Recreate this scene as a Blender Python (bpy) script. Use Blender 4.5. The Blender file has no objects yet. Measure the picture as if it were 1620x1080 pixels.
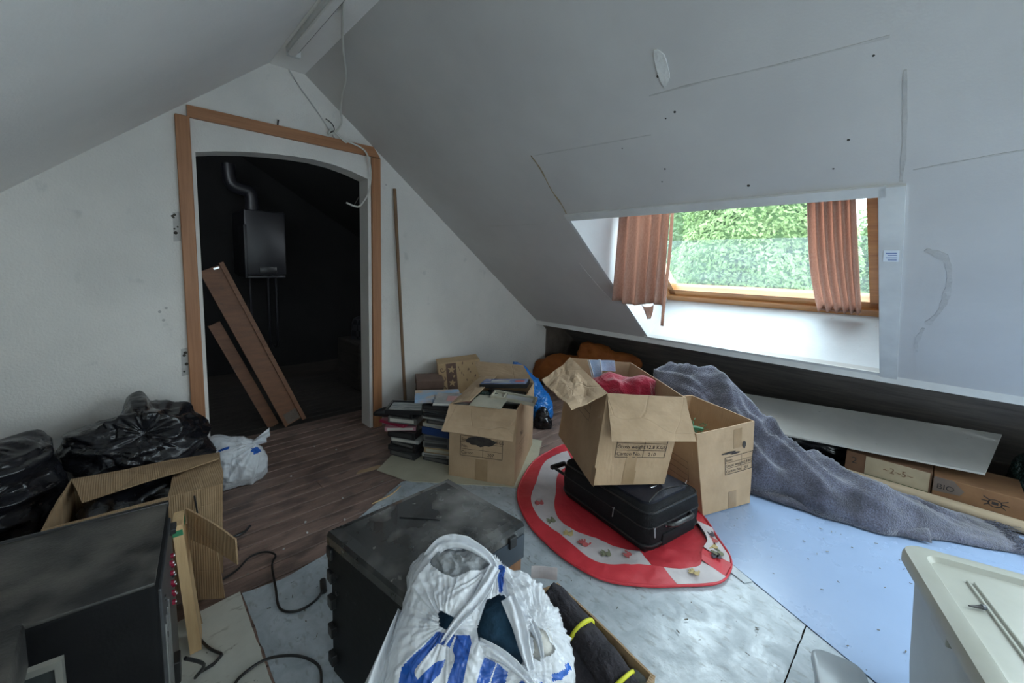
import bpy, bmesh, math, random
from mathutils import Vector, Matrix, noise, Euler
V = Vector
sc = bpy.context.scene
C = sc.collection

# ---------------------------------------------------------------- camera
cam = bpy.data.cameras.new('camera')
cam.sensor_width = 36.0
cam.lens = 640.99 / 1620 * 36.0
cam.shift_x, cam.shift_y = 0.0142, -0.0333
cam.clip_start = 0.02
camo = bpy.data.objects.new('camera', cam)
C.objects.link(camo)
camo.matrix_world = Matrix(((0.7358, 0.0536, -0.6738, 0.0), (-0.6763, 0.0953, -0.7310, 0.0), (0.0250, 0.9940, 0.1064, 1.35), (0, 0, 0, 1)))
_q = camo.matrix_world.to_quaternion()
camo.matrix_world = Matrix.LocRotScale(V((0, 0, 1.35)), _q, None)
sc.camera = camo

# ---------------------------------------------------------------- daylight
W = bpy.data.worlds.new('overcast_sky')
sc.world = W
W.use_nodes = True
bg = W.node_tree.nodes['Background']
bg.inputs['Color'].default_value = (0.82, 0.92, 1.0, 1)
bg.inputs['Strength'].default_value = 4.0
sc.view_settings.view_transform = 'Standard'
sc.view_settings.look = 'None'
sc.view_settings.gamma = 1.0
sc.view_settings.use_curve_mapping = False
sc.view_settings.exposure = 1.36
sc.cycles.use_denoising = True
sc.cycles.max_bounces = 12
sc.cycles.diffuse_bounces = 8
sc.cycles.transparent_max_bounces = 24
sc.cycles.sample_clamp_indirect = 6.0
TAN = 0.7675
CS, SN = math.cos(math.atan(TAN)), math.sin(math.atan(TAN))
SKY1 = (0.19, 1.69)
FILL_SKY2 = (-3.05, -0.50)  # unseen roof window added behind the camera to brighten the room
FILL_SKY3 = ((-2.95, -1.75),)      # unseen roof window added in the left slope as fill light
FILL_SKY3X = (-1.05, .05)
FILL_GABLE = (.30, 1.60, .75, 1.65)         # unseen window added to the near gable wall for more light
def portal(y0, y1, xt=2.186):
    l = bpy.data.lights.new('skylight_portal', 'AREA')
    l.shape = 'RECTANGLE'
    l.size = (3.37 - xt) / CS * .86
    l.size_y = y1 - y0
    l.cycles.is_portal = True
    o = bpy.data.objects.new('skylight_portal', l)
    C.objects.link(o)
    xa = V((CS, 0, -SN)); za = V((SN, 0, CS)); ya = za.cross(xa)
    m = Matrix((xa, ya, za)).transposed()
    o.matrix_world = Matrix.LocRotScale(V((3.729 - (3.37 - xt) / 2 * .9, (y0 + y1) / 2, 1.083 + TAN * (3.37 - xt) / 2 * .9)) + za * 0.06, m.to_quaternion(), None)
portal(*SKY1)
portal(*FILL_SKY2, 1.40)
def portal_at(loc, xa, za, w, h):
    l = bpy.data.lights.new('window_portal', 'AREA'); l.shape = 'RECTANGLE'; l.size = w; l.size_y = h; l.cycles.is_portal = True
    o = bpy.data.objects.new('window_portal', l); C.objects.link(o)
    xa = V(xa).normalized(); za = V(za).normalized(); ya = za.cross(xa)
    o.matrix_world = Matrix.LocRotScale(V(loc), Matrix((xa, ya, za)).transposed().to_quaternion(), None)
for _a, _b in FILL_SKY3:
    portal_at((-.5 - .06, (_a + _b) / 2, 2.604 + .831 * (-.5 - .77) + .07), (1, 0, .831), (-.831, 0, 1), 1.1 * 1.3, _b - _a)
portal_at(((FILL_GABLE[0] + FILL_GABLE[1]) / 2, -3.32, (FILL_GABLE[2] + FILL_GABLE[3]) / 2), (1, 0, 0), (0, -1, 0), FILL_GABLE[1] - FILL_GABLE[0], FILL_GABLE[3] - FILL_GABLE[2])

# ---------------------------------------------------------------- helpers
class MB:
    def __init__(s):
        s.v = []; s.f = []; s.m = []
    def add(s, vs, fs, mi=0):
        n = len(s.v)
        s.v += [V(p) for p in vs]
        s.f += [tuple(i + n for i in f) for f in fs]
        s.m += [mi] * len(fs)
        return s
    def hexa(s, p, mi=0):   # 4 bottom, 4 top, counter-clockwise from above
        return s.add(p, [(3, 2, 1, 0), (4, 5, 6, 7), (0, 1, 5, 4), (1, 2, 6, 5), (2, 3, 7, 6), (3, 0, 4, 7)], mi)
    def box(s, x0, x1, y0, y1, z0, z1, mi=0, R=None, o=(0, 0, 0)):
        p = [(x0, y0, z0), (x1, y0, z0), (x1, y1, z0), (x0, y1, z0), (x0, y0, z1), (x1, y0, z1), (x1, y1, z1), (x0, y1, z1)]
        p = [V(q) for q in p]
        if R is not None: p = [R @ q for q in p]
        return s.hexa([q + V(o) for q in p], mi)
    def bbox(s, x0, x1, y0, y1, z0, z1, b=0.005, mi=0, seg=2):
        bm = bmesh.new()
        bmesh.ops.create_cube(bm, size=1)
        for v in bm.verts:
            v.co = V(((x0 + x1) / 2 + v.co.x * (x1 - x0), (y0 + y1) / 2 + v.co.y * (y1 - y0), (z0 + z1) / 2 + v.co.z * (z1 - z0)))
        bmesh.ops.bevel(bm, geom=bm.edges[:], offset=b, segments=seg, profile=0.5, affect='EDGES')
        return s.bm(bm, mi)
    def bm(s, bm, mi=0):
        bm.verts.index_update()
        s.add([v.co.copy() for v in bm.verts], [tuple(v.index for v in f.verts) for f in bm.faces], mi)
        bm.free()
        return s
    def loft(s, rings, mi=0, cap0=True, cap1=True):
        n = len(rings[0]); vs = [p for r in rings for p in r]; fs = []
        for k in range(len(rings) - 1):
            for i in range(n):
                j = (i + 1) % n
                fs.append((k * n + i, k * n + j, (k + 1) * n + j, (k + 1) * n + i))
        if cap0: fs.append(tuple(range(n - 1, -1, -1)))
        if cap1: fs.append(tuple((len(rings) - 1) * n + i for i in range(n)))
        return s.add(vs, fs, mi)
    def tube(s, path, r, n=8, mi=0, smooth=3):
        path = [V(p) for p in path]
        if smooth and len(path) > 2: path = catmull(path, smooth)
        rs = r if isinstance(r, (list, tuple)) else None
        rings = []; up = V((0, 0, 1))
        nrm = None
        for i, p in enumerate(path):
            t = (path[min(i + 1, len(path) - 1)] - path[max(i - 1, 0)]).normalized()
            if nrm is None:
                a = up if abs(t.z) < 0.9 else V((1, 0, 0))
                nrm = (a - t * a.dot(t)).normalized()
            else:
                nrm = (nrm - t * nrm.dot(t)).normalized()
            b = t.cross(nrm)
            rr = r if rs is None else rs[0] + (rs[1] - rs[0]) * i / (len(path) - 1)
            rings.append([p + (nrm * math.cos(2 * math.pi * k / n) + b * math.sin(2 * math.pi * k / n)) * rr for k in range(n)])
        return s.loft(rings, mi)
    def sheet(s, fn, nu, nv, t=0.004, mi=0, side=1):
        P = [[V(fn(i / nu, j / nv)) for j in range(nv + 1)] for i in range(nu + 1)]
        N = [[None] * (nv + 1) for _ in range(nu + 1)]
        for i in range(nu + 1):
            for j in range(nv + 1):
                du = P[min(i + 1, nu)][j] - P[max(i - 1, 0)][j]
                dv = P[i][min(j + 1, nv)] - P[i][max(j - 1, 0)]
                c = du.cross(dv)
                N[i][j] = c.normalized() if c.length > 1e-12 else V((0, 0, 1))
        idx = lambda i, j: i * (nv + 1) + j
        M = (nu + 1) * (nv + 1)
        vs = [P[i][j] for i in range(nu + 1) for j in range(nv + 1)] + [P[i][j] - N[i][j] * t * side for i in range(nu + 1) for j in range(nv + 1)]
        fs = []
        for i in range(nu):
            for j in range(nv):
                fs.append((idx(i, j), idx(i + 1, j), idx(i + 1, j + 1), idx(i, j + 1)))
                fs.append((M + idx(i, j), M + idx(i, j + 1), M + idx(i + 1, j + 1), M + idx(i + 1, j)))
        for i in range(nu):
            fs.append((idx(i, 0), M + idx(i, 0), M + idx(i + 1, 0), idx(i + 1, 0)))
            fs.append((idx(i, nv), idx(i + 1, nv), M + idx(i + 1, nv), M + idx(i, nv)))
        for j in range(nv):
            fs.append((idx(0, j), idx(0, j + 1), M + idx(0, j + 1), M + idx(0, j)))
            fs.append((idx(nu, j), M + idx(nu, j), M + idx(nu, j + 1), idx(nu, j + 1)))
        return s.add(vs, fs, mi)
    def disc(s, c, n, r, k=12, mi=0, h=0.002):
        n = V(n).normalized(); a = V((0, 0, 1)) if abs(n.z) < 0.9 else V((1, 0, 0))
        u = (a - n * a.dot(n)).normalized(); w = n.cross(u); c = V(c)
        ring = [u * math.cos(2 * math.pi * i / k) * r + w * math.sin(2 * math.pi * i / k) * r for i in range(k)]
        return s.loft([[c + q for q in ring], [c + n * h + q for q in ring]], mi)
    def poly(s, outer, holes, fmap, t, mi=0):
        """prism of a flat outline with holes; fmap(a, b, h) -> point, h in 0..t"""
        bm = bmesh.new(); edges = []
        for loop in [outer] + list(holes):
            vs = [bm.verts.new((p[0], p[1], 0)) for p in loop]
            for i in range(len(vs)): edges.append(bm.edges.new((vs[i], vs[(i + 1) % len(vs)])))
        bmesh.ops.triangle_fill(bm, use_beauty=True, use_dissolve=False, edges=edges)
        bm.verts.index_update()
        co = [(v.co.x, v.co.y) for v in bm.verts]; n = len(co)
        fs = []
        for f in bm.faces:
            id_ = [v.index for v in f.verts]
            fs.append(tuple(id_)); fs.append(tuple(i + n for i in reversed(id_)))
        for e in bm.edges:
            if len(e.link_faces) == 1:
                a, b = e.verts[0].index, e.verts[1].index
                fs.append((a, b, b + n, a + n))
        bm.free()
        return s.add([fmap(a, b, 0) for a, b in co] + [fmap(a, b, t) for a, b in co], fs, mi)
    def text(s, txt, o, u, w, size, mi=0, lift=0.001, shear=0.0):
        vs, fs = text_geo(txt)
        u = V(u).normalized(); w = V(w).normalized(); n = u.cross(w); o = V(o)
        return s.add([o + u * ((p[0] + shear * p[1]) * size) + w * (p[1] * size) + n * lift for p in vs], fs, mi)
def catmull(P, k):
    Q = [P[0]] + list(P) + [P[-1]]; out = []
    for i in range(1, len(Q) - 2):
        a, b, c, d = Q[i - 1], Q[i], Q[i + 1], Q[i + 2]
        for q in range(k):
            t = q / k
            out.append(0.5 * ((2 * b) + (c - a) * t + (2 * a - 5 * b + 4 * c - d) * t * t + (3 * b - a - 3 * c + d) * t ** 3))
    out.append(P[-1])
    return out
_tx = {}
def text_geo(t):
    if t not in _tx:
        cu = bpy.data.curves.new('lettering', 'FONT'); cu.body = t; cu.resolution_u = 3
        o = bpy.data.objects.new('lettering', cu); C.objects.link(o)
        bpy.context.view_layer.update()
        me = bpy.data.meshes.new_from_object(o.evaluated_get(bpy.context.evaluated_depsgraph_get()))
        _tx[t] = ([v.co.copy() for v in me.vertices], [tuple(p.vertices) for p in me.polygons])
        bpy.data.objects.remove(o); bpy.data.curves.remove(cu); bpy.data.meshes.remove(me)
    return _tx[t]
def tag(o, label=None, cat=None, group=None, kind=None):
    if label: o['label'] = label
    if cat: o['category'] = cat
    if group: o['group'] = group
    if kind: o['kind'] = kind
    return o
def thing(name, label, cat, loc=(0, 0, 0), rz=0.0, group=None, rot=None):
    o = bpy.data.objects.new(name, None)
    o.empty_display_size = 0.05
    C.objects.link(o)
    o.location = loc
    o.rotation_euler = rot if rot else (0, 0, rz)
    return tag(o, label, cat, group)
def part(name, mb, mats, root=None, smooth=False, world=False, label=None, kind=None):
    """link a mesh; world=True: coordinates are world ones and root is unrotated"""
    vs = mb.v
    off = V((0, 0, 0))
    if world and root is not None:
        r = root
        while r is not None:
            off += V(r.location); r = r.parent
        vs = [p - off for p in vs]
    me = bpy.data.meshes.new(name)
    me.from_pydata([tuple(p) for p in vs], [], mb.f)
    mats = mats if isinstance(mats, (list, tuple)) else [mats]
    for m in mats: me.materials.append(m)
    if len(mats) > 1: me.polygons.foreach_set('material_index', mb.m)
    if smooth: me.polygons.foreach_set('use_smooth', [True] * len(me.polygons))
    me.validate(); me.update()
    bm = bmesh.new(); bm.from_mesh(me)
    bmesh.ops.recalc_face_normals(bm, faces=bm.faces)
    bm.to_mesh(me); bm.free()
    if smooth and smooth != 'all':
        try: me.set_sharp_from_angle(angle=math.radians(42))
        except Exception: pass
    o = bpy.data.objects.new(name, me)
    C.objects.link(o)
    if root is not None: o.parent = root
    return tag(o, label, None, None, kind)
def solo(name, label, cat, mb, mats, smooth=False, group=None, kind=None):
    """a thing that is a single mesh, origin at its base centre"""
    lo = V((min(p.x for p in mb.v), min(p.y for p in mb.v), min(p.z for p in mb.v)))
    hi = V((max(p.x for p in mb.v), max(p.y for p in mb.v), max(p.z for p in mb.v)))
    c = V(((lo.x + hi.x) / 2, (lo.y + hi.y) / 2, lo.z))
    mb.v = [p - c for p in mb.v]
    o = part(name, mb, mats, None, smooth)
    o.location = c
    return tag(o, label, cat, group, kind)
def struct(name, mb, mats, root=None, smooth=False):
    o = part(name, mb, mats, root, smooth)
    if root is None: o['kind'] = 'structure'
    return o
def copy_tree(o, parent=None):
    c = o.copy(); C.objects.link(c)
    if parent is not None: c.parent = parent
    for ch in list(o.children): copy_tree(ch, c)
    return c
def fbm(p, o=3): return noise.fractal(V(p), 1.0, 2.0, o)
def inpoly(x, y, P):
    r = False; j = len(P) - 1
    for i in range(len(P)):
        xi, yi = P[i]; xj, yj = P[j]
        if (yi > y) != (yj > y) and x < (xj - xi) * (y - yi) / (yj - yi) + xi: r = not r
        j = i
    return r
def rrect(w, d, r, z, n=5, cx=0, cy=0):
    pts = []
    for sx, sy, a0 in ((1, 1, 0), (-1, 1, 90), (-1, -1, 180), (1, -1, 270)):
        for k in range(n + 1):
            a = math.radians(a0 + 90 * k / n)
            pts.append(V((cx + sx * (w / 2 - r) + r * math.cos(a), cy + sy * (d / 2 - r) + r * math.sin(a), z)))
    return pts

# ---------------------------------------------------------------- materials
def pmat(name, c1, c2=None, scale=6.0, rough=0.6, bump=0.0, bscale=60.0, stretch=(1, 1, 1), metallic=0.0, spec=0.5,
         lo=0.35, hi=0.65, detail=6.0, translucent=0.0, alpha=1.0, sheen=0.0, coat=0.0, kind='noise', rough2=None, dist=0.0):
    m = bpy.data.materials.new(name)
    m.use_nodes = True
    nt = m.node_tree; N = nt.nodes; L = nt.links
    b = N['Principled BSDF']
    b.inputs['Roughness'].default_value = rough
    b.inputs['Metallic'].default_value = metallic
    b.inputs['Specular IOR Level'].default_value = spec
    b.inputs['Alpha'].default_value = alpha
    if sheen: b.inputs['Sheen Weight'].default_value = sheen
    if coat: b.inputs['Coat Weight'].default_value = coat
    tc = N.new('ShaderNodeTexCoord'); mp = N.new('ShaderNodeMapping')
    mp.inputs['Scale'].default_value = stretch
    L.new(tc.outputs['Object'], mp.inputs['Vector'])
    c2 = c2 or tuple(x * 0.85 for x in c1)
    if kind == 'wave':
        t = N.new('ShaderNodeTexWave'); t.inputs['Scale'].default_value = scale; t.inputs['Distortion'].default_value = dist or 3.0
        t.inputs['Detail'].default_value = detail; t.inputs['Detail Scale'].default_value = 1.5
        out = t.outputs['Fac']
    elif kind == 'checker':
        t = N.new('ShaderNodeTexChecker'); t.inputs['Scale'].default_value = scale; out = t.outputs['Fac']
    else:
        t = N.new('ShaderNodeTexNoise'); t.inputs['Scale'].default_value = scale; t.inputs['Detail'].default_value = detail
        t.inputs['Roughness'].default_value = 0.6; t.inputs['Distortion'].default_value = dist; out = t.outputs['Fac']
    L.new(mp.outputs['Vector'], t.inputs['Vector'])
    r = N.new('ShaderNodeValToRGB')
    r.color_ramp.elements[0].position = lo; r.color_ramp.elements[1].position = hi
    r.color_ramp.elements[0].color = (*c1, 1); r.color_ramp.elements[1].color = (*c2, 1)
    L.new(out, r.inputs['Fac']); L.new(r.outputs['Color'], b.inputs['Base Color'])
    if rough2 is not None:
        mr = N.new('ShaderNodeMapRange'); mr.inputs['From Min'].default_value = lo; mr.inputs['From Max'].default_value = hi
        mr.inputs['To Min'].default_value = rough; mr.inputs['To Max'].default_value = rough2
        L.new(out, mr.inputs['Value']); L.new(mr.outputs['Result'], b.inputs['Roughness'])
    if bump:
        t2 = N.new('ShaderNodeTexNoise'); t2.inputs['Scale'].default_value = bscale; t2.inputs['Detail'].default_value = 5
        L.new(mp.outputs['Vector'], t2.inputs['Vector'])
        bp = N.new('ShaderNodeBump'); bp.inputs['Strength'].default_value = bump; bp.inputs['Distance'].default_value = 0.02
        L.new(t2.outputs['Fac'], bp.inputs['Height']); L.new(bp.outputs['Normal'], b.inputs['Normal'])
    if translucent:
        tr = N.new('ShaderNodeBsdfTranslucent'); L.new(r.outputs['Color'], tr.inputs['Color'])
        mx = N.new('ShaderNodeMixShader'); mx.inputs[0].default_value = translucent
        L.new(b.outputs[0], mx.inputs[1]); L.new(tr.outputs[0], mx.inputs[2])
        L.new(mx.outputs[0], N['Material Output'].inputs['Surface'])
    m['b'] = 1
    return m
def add_bump(m, kind='voronoi', scale=5.0, strength=0.4, dist=0.02, stretch=(1, 1, 1), coord='Object', width=0.06):
    """second relief: creases (cell edges) or corrugation (bands)"""
    nt = m.node_tree; N = nt.nodes; L = nt.links; b = N['Principled BSDF']
    tc = N.new('ShaderNodeTexCoord'); mp = N.new('ShaderNodeMapping'); mp.inputs['Scale'].default_value = stretch
    L.new(tc.outputs[coord], mp.inputs['Vector'])
    if kind == 'voronoi':
        nz = N.new('ShaderNodeTexNoise'); nz.inputs['Scale'].default_value = scale * 0.7
        L.new(mp.outputs['Vector'], nz.inputs['Vector'])
        mv = N.new('ShaderNodeVectorMath'); mv.operation = 'MULTIPLY_ADD'; mv.inputs[1].default_value = (0.25, 0.25, 0.25)
        L.new(nz.outputs['Color'], mv.inputs[0]); L.new(mp.outputs['Vector'], mv.inputs[2])
        t = N.new('ShaderNodeTexVoronoi'); t.feature = 'DISTANCE_TO_EDGE'; t.inputs['Scale'].default_value = scale
        L.new(mv.outputs[0], t.inputs['Vector'])
        mr = N.new('ShaderNodeMapRange'); mr.inputs['From Max'].default_value = width
        L.new(t.outputs['Distance'], mr.inputs['Value']); out = mr.outputs['Result']
    else:
        t = N.new('ShaderNodeTexWave'); t.inputs['Scale'].default_value = scale; L.new(mp.outputs['Vector'], t.inputs['Vector']); out = t.outputs['Fac']
    bp = N.new('ShaderNodeBump'); bp.inputs['Strength'].default_value = strength; bp.inputs['Distance'].default_value = dist
    L.new(out, bp.inputs['Height'])
    old = b.inputs['Normal'].links
    if old: L.new(old[0].from_socket, bp.inputs['Normal'])
    L.new(bp.outputs['Normal'], b.inputs['Normal'])
    return m
def spots(m, col, scale=30.0, thr=0.68, soft=0.04, amount=1.0, stretch=(1, 1, 1)):
    """scattered marks of another colour over a material's own colour"""
    nt = m.node_tree; N = nt.nodes; L = nt.links; b = N['Principled BSDF']
    tc = N.new('ShaderNodeTexCoord'); mp = N.new('ShaderNodeMapping'); mp.inputs['Scale'].default_value = stretch
    L.new(tc.outputs['Object'], mp.inputs['Vector'])
    t = N.new('ShaderNodeTexNoise'); t.inputs['Scale'].default_value = scale; t.inputs['Detail'].default_value = 4
    L.new(mp.outputs['Vector'], t.inputs['Vector'])
    mr = N.new('ShaderNodeMapRange'); mr.inputs['From Min'].default_value = thr - soft; mr.inputs['From Max'].default_value = thr + soft
    mr.inputs['To Max'].default_value = amount
    L.new(t.outputs['Fac'], mr.inputs['Value'])
    mx = N.new('ShaderNodeMix'); mx.data_type = 'RGBA'
    L.new(mr.outputs['Result'], mx.inputs['Factor'])
    src = b.inputs['Base Color'].links[0].from_socket
    L.new(src, mx.inputs['A']); mx.inputs['B'].default_value = (*col, 1)
    L.new(mx.outputs['Result'], b.inputs['Base Color'])
    return m
M = {}
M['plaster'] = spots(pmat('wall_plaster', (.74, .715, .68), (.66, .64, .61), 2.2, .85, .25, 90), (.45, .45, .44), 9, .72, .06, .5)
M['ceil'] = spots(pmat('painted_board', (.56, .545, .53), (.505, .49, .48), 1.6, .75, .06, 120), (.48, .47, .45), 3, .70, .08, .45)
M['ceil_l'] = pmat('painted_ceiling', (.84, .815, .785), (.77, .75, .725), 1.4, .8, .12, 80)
M['lining'] = spots(pmat('white_lining', (.62, .64, .66), (.56, .58, .60), 3, .5, .04, 60), (.45, .42, .38), 26, .73, .03, .7)
M['trimwhite'] = pmat('white_trim', (.68, .68, .66), (.58, .58, .57), 5, .55)
M['filler'] = pmat('filler', (.72, .71, .69), (.62, .61, .59), 12, .8, .3, 60)
M['smear'] = pmat('filler_smear', (.42, .405, .39), (.50, .485, .47), 14, .85, .2, 60)
M['crack'] = pmat('bare_edge', (.24, .18, .11), (.34, .27, .17), 22, .9)
M['hole'] = pmat('nail_hole', (.03, .028, .025), (.08, .07, .06), 40, .9)
M['pine'] = spots(pmat('pine_trim', (.40, .185, .085), (.31, .135, .060), 3.0, .5, .1, 30, (22, 22, 1.0)), (.13, .05, .02), 18, .74, .02, .9, (1, 1, .7))
M['pine_x'] = spots(pmat('pine_trim_across', (.40, .185, .085), (.31, .135, .060), 3.0, .5, .1, 30, (1.0, 22, 22)), (.13, .05, .02), 18, .74, .02, .9, (.7, 1, 1))
M['winpine'] = pmat('window_pine', (.56, .27, .10), (.38, .16, .055), 3.0, .4, .1, 30, (6, 1.0, 16), coat=.3)
M['floorwood'] = spots(pmat('worn_floorboard', (.125, .085, .068), (.082, .056, .046), 3.2, .62, .25, 24, (1.4, 18, 8)), (.045, .032, .028), 7, .62, .07, .8, (.8, 2, 1))
M['subfloor'] = pmat('subfloor', (.05, .038, .03), (.035, .027, .021), 8, .9)
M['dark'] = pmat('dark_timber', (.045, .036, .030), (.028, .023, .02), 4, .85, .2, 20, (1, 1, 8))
M['darkroom'] = pmat('unlit_plaster', (.010, .0095, .0095), (.006, .006, .006), 3, .95)  # near-black colour carries the shade of the unlit room
M['roofboard'] = pmat('roof_boarding', (.20, .175, .155), (.12, .105, .095), 3, .85, .2, 25, (8, 1, 8))
M['brick'] = pmat('bare_wall', (.16, .125, .10), (.10, .08, .066), 9, .95, .5, 40)

# ---------------------------------------------------------------- the setting
def SR(x, y, h=0.0):      # a point on the right-hand slope, h metres into the room
    return V((x - SN * h, y, 2.596 - TAN * (x - 0.96) - CS * h))
def SL(x, y, h=0.0):      # left-hand slope
    t = 0.831; a = math.atan(t)
    return V((x + math.sin(a) * h, y, 2.604 + t * (x - 0.77) - math.cos(a) * h))
YW = 3.02                 # room face of the gable wall
YB = -3.2

fl = MB().box(-2.0, 5.0, YB - .2, 6.0, -.12, -.022)
floor = struct('floor', fl, M['subfloor'])
rng = random.Random(4)
plank_mats = []
for k in range(4):
    d = 1 - .08 * k
    plank_mats.append(spots(pmat('worn_floorboard', (.34 * d, .225 * d, .185 * d), (.21 * d, .14 * d, .118 * d), 3.2, .55, .25, 24, (1.4, 7, 6)), (.085, .06, .052), 6, .58, .08, .75, (.9, 1.8, 1)))
y = 1.30; k = 0
while y < 4.9:
    w = .098
    cuts = [-1.75, rng.uniform(.2, 1.6), 3.5] if k % 3 else [-1.75, 3.5]
    if y > 3.25: cuts = [-.5, 2.9]
    for a, b in zip(cuts[:-1], cuts[1:]):
        p = MB().bbox(a + .001, b - .001, y + .0034, y + w - .0034, -.021, rng.uniform(-.0016, 0), .0022, seg=1)
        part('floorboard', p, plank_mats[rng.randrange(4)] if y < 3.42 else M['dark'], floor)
    y += w; k += 1
y = 3.95

# gable wall with the arched doorway
arch = [(.347, 1.960), (.45, 1.985), (.6, 2.012), (.75, 2.030), (.9, 2.040), (1.02, 2.042), (1.15, 2.032), (1.28, 2.008), (1.408, 1.972)]
hole = [(.347, -.02)] + arch + [(1.408, -.02)]
outer = [(-1.9, -.05), (.347, -.05), (.347, -.02)] + arch + [(1.408, -.02), (1.408, -.05), (3.56, -.05), (3.56, .62), (.97, 2.66), (.76, 2.66), (-1.9, .45)]
g = MB().poly(outer, [], lambda a, b, h: (a, YW + h, b), .15)
wall_far = struct('wall_far', g, M['plaster'])
g = MB().box(3.56, 5.0, YW + .01, YW + .16, -.05, 1.1)
struct('wall_far_end', g, M['brick'])
# left slope, ridge soffit, right slope
g = MB().poly([(-1.9, YB), (.80, YB), (.80, YW + .1), (-1.9, YW + .1)], [[(FILL_SKY3X[0], a), (FILL_SKY3X[1], a), (FILL_SKY3X[1], b), (FILL_SKY3X[0], b)] for a, b in FILL_SKY3], lambda a, b, h: SL(a, b, -h), .05)
struct('ceiling_left', g, M['ceil_l'])
g = MB().bbox(.755, .975, YB, YW + .02, 2.588, 2.70, .008)
struct('ceiling_ridge', g, M['ceil_l'])
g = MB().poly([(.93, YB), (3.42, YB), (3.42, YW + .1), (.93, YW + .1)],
              [[(xt, a), (3.37, a), (3.37, b), (xt, b)] for (a, b), xt in ((SKY1, 2.186), (FILL_SKY2, 1.40))], lambda a, b, h: SR(a, b, -h), .03)
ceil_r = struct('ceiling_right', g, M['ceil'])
g = MB().poly([(-1.9, -.05), (3.6, -.05), (4.9, -.05), (4.9, .1), (.97, 2.75), (.76, 2.75), (-1.9, .55)], [[(FILL_GABLE[0], FILL_GABLE[2]), (FILL_GABLE[1], FILL_GABLE[2]), (FILL_GABLE[1], FILL_GABLE[3]), (FILL_GABLE[0], FILL_GABLE[3])]], lambda a, b, h: (a, YB - h, b), .1)
struct('wall_near', g, M['plaster'])
g = MB().box(-1.95, -1.72, YB, YW + .1, -.05, .75)
struct('wall_left', g, M['plaster'])
# eave: strip below the slope, dark soffit and roof boarding behind it
g = MB().poly([(3.385, .69), (3.425, .69), (3.425, .735), (3.40, .745), (3.385, .74)], [], lambda a, b, h: (a, YB + h, b), YW - YB + .02)
struct('trim_1', g, M['trimwhite'])
g = MB().box(3.40, 3.50, YB, YW, .735, .76)
g.hexa([V(p) for p in ((3.42, YB, .70), (3.86, YB, .60), (3.86, YW + .05, .60), (3.42, YW + .05, .70), (3.42, YB, .74), (3.86, YB, .66), (3.86, YW + .05, .66), (3.42, YW + .05, .74))])
struct('eave_soffit', g, M['roofboard'])
eave = thing('wall_right', None, None)
eave['kind'] = 'structure'
for k in range(6):        # roof boarding, board by board
    xa, xb = 3.83 + k * .175, 3.83 + (k + 1) * .175
    f = lambda x: .645 - .745 * (x - 3.83)
    g = MB().hexa([V(p) for p in ((xa + .003, YB, f(xa)), (xb - .001, YB, f(xb)), (xb - .001, YW + .05, f(xb)), (xa + .003, YW + .05, f(xa)),
                                  (xa + .003, YB, f(xa) + .03), (xb - .001, YB, f(xb) + .03), (xb - .001, YW + .05, f(xb) + .03), (xa + .003, YW + .05, f(xa) + .03))])
    part('board', g, M['roofboard'], eave)

# skylight shafts and windows
def FP(x, y, h=0.0):      # a point on the window's own plane, h metres inwards
    return V((x - SN * h, y, 1.083 - TAN * (x - 3.729) - CS * h))
M['glass'] = bpy.data.materials.new('window_glass')
def glass_mat(m, haze, col, band=None):
    m.use_nodes = True
    nt = m.node_tree; N = nt.nodes; L = nt.links; N.remove(N['Principled BSDF'])
    t = N.new('ShaderNodeBsdfTransparent'); t.inputs[0].default_value = (*col, 1)
    gl = N.new('ShaderNodeBsdfGlossy'); gl.inputs['Roughness'].default_value = .03
    lw = N.new('ShaderNodeLayerWeight'); pw = N.new('ShaderNodeMath'); pw.operation = 'POWER'; pw.inputs[1].default_value = 5
    L.new(lw.outputs['Facing'], pw.inputs[0])
    fr = N.new('ShaderNodeMath'); fr.operation = 'MULTIPLY_ADD'; fr.inputs[1].default_value = .6; fr.inputs[2].default_value = .035
    L.new(pw.outputs[0], fr.inputs[0])
    m1 = N.new('ShaderNodeMixShader'); L.new(fr.outputs[0], m1.inputs[0]); L.new(t.outputs[0], m1.inputs[1]); L.new(gl.outputs[0], m1.inputs[2])
    tr = N.new('ShaderNodeBsdfTranslucent'); tr.inputs[0].default_value = (.75, .85, .95, 1)
    nz = N.new('ShaderNodeTexNoise'); nz.inputs['Scale'].default_value = 5; nz.inputs['Detail'].default_value = 8
    mr = N.new('ShaderNodeMapRange'); mr.inputs['From Min'].default_value = .3; mr.inputs['From Max'].default_value = .7
    mr.inputs['To Min'].default_value = haze * .6; mr.inputs['To Max'].default_value = haze * 1.4
    L.new(nz.outputs['Fac'], mr.inputs['Value'])
    m2 = N.new('ShaderNodeMixShader'); L.new(mr.outputs[0], m2.inputs[0]); L.new(m1.outputs[0], m2.inputs[1]); L.new(tr.outputs[0], m2.inputs[2])
    L.new(m2.outputs[0], N['Material Output'].inputs[0])
glass_mat(M['glass'], .003, (.95, .98, .97))
M['glass_dusty'] = bpy.data.materials.new('dusty_window_glass')
glass_mat(M['glass_dusty'], .02, (.90, .96, .97))  # lower pane mixes in more of the pale translucent shader
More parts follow.
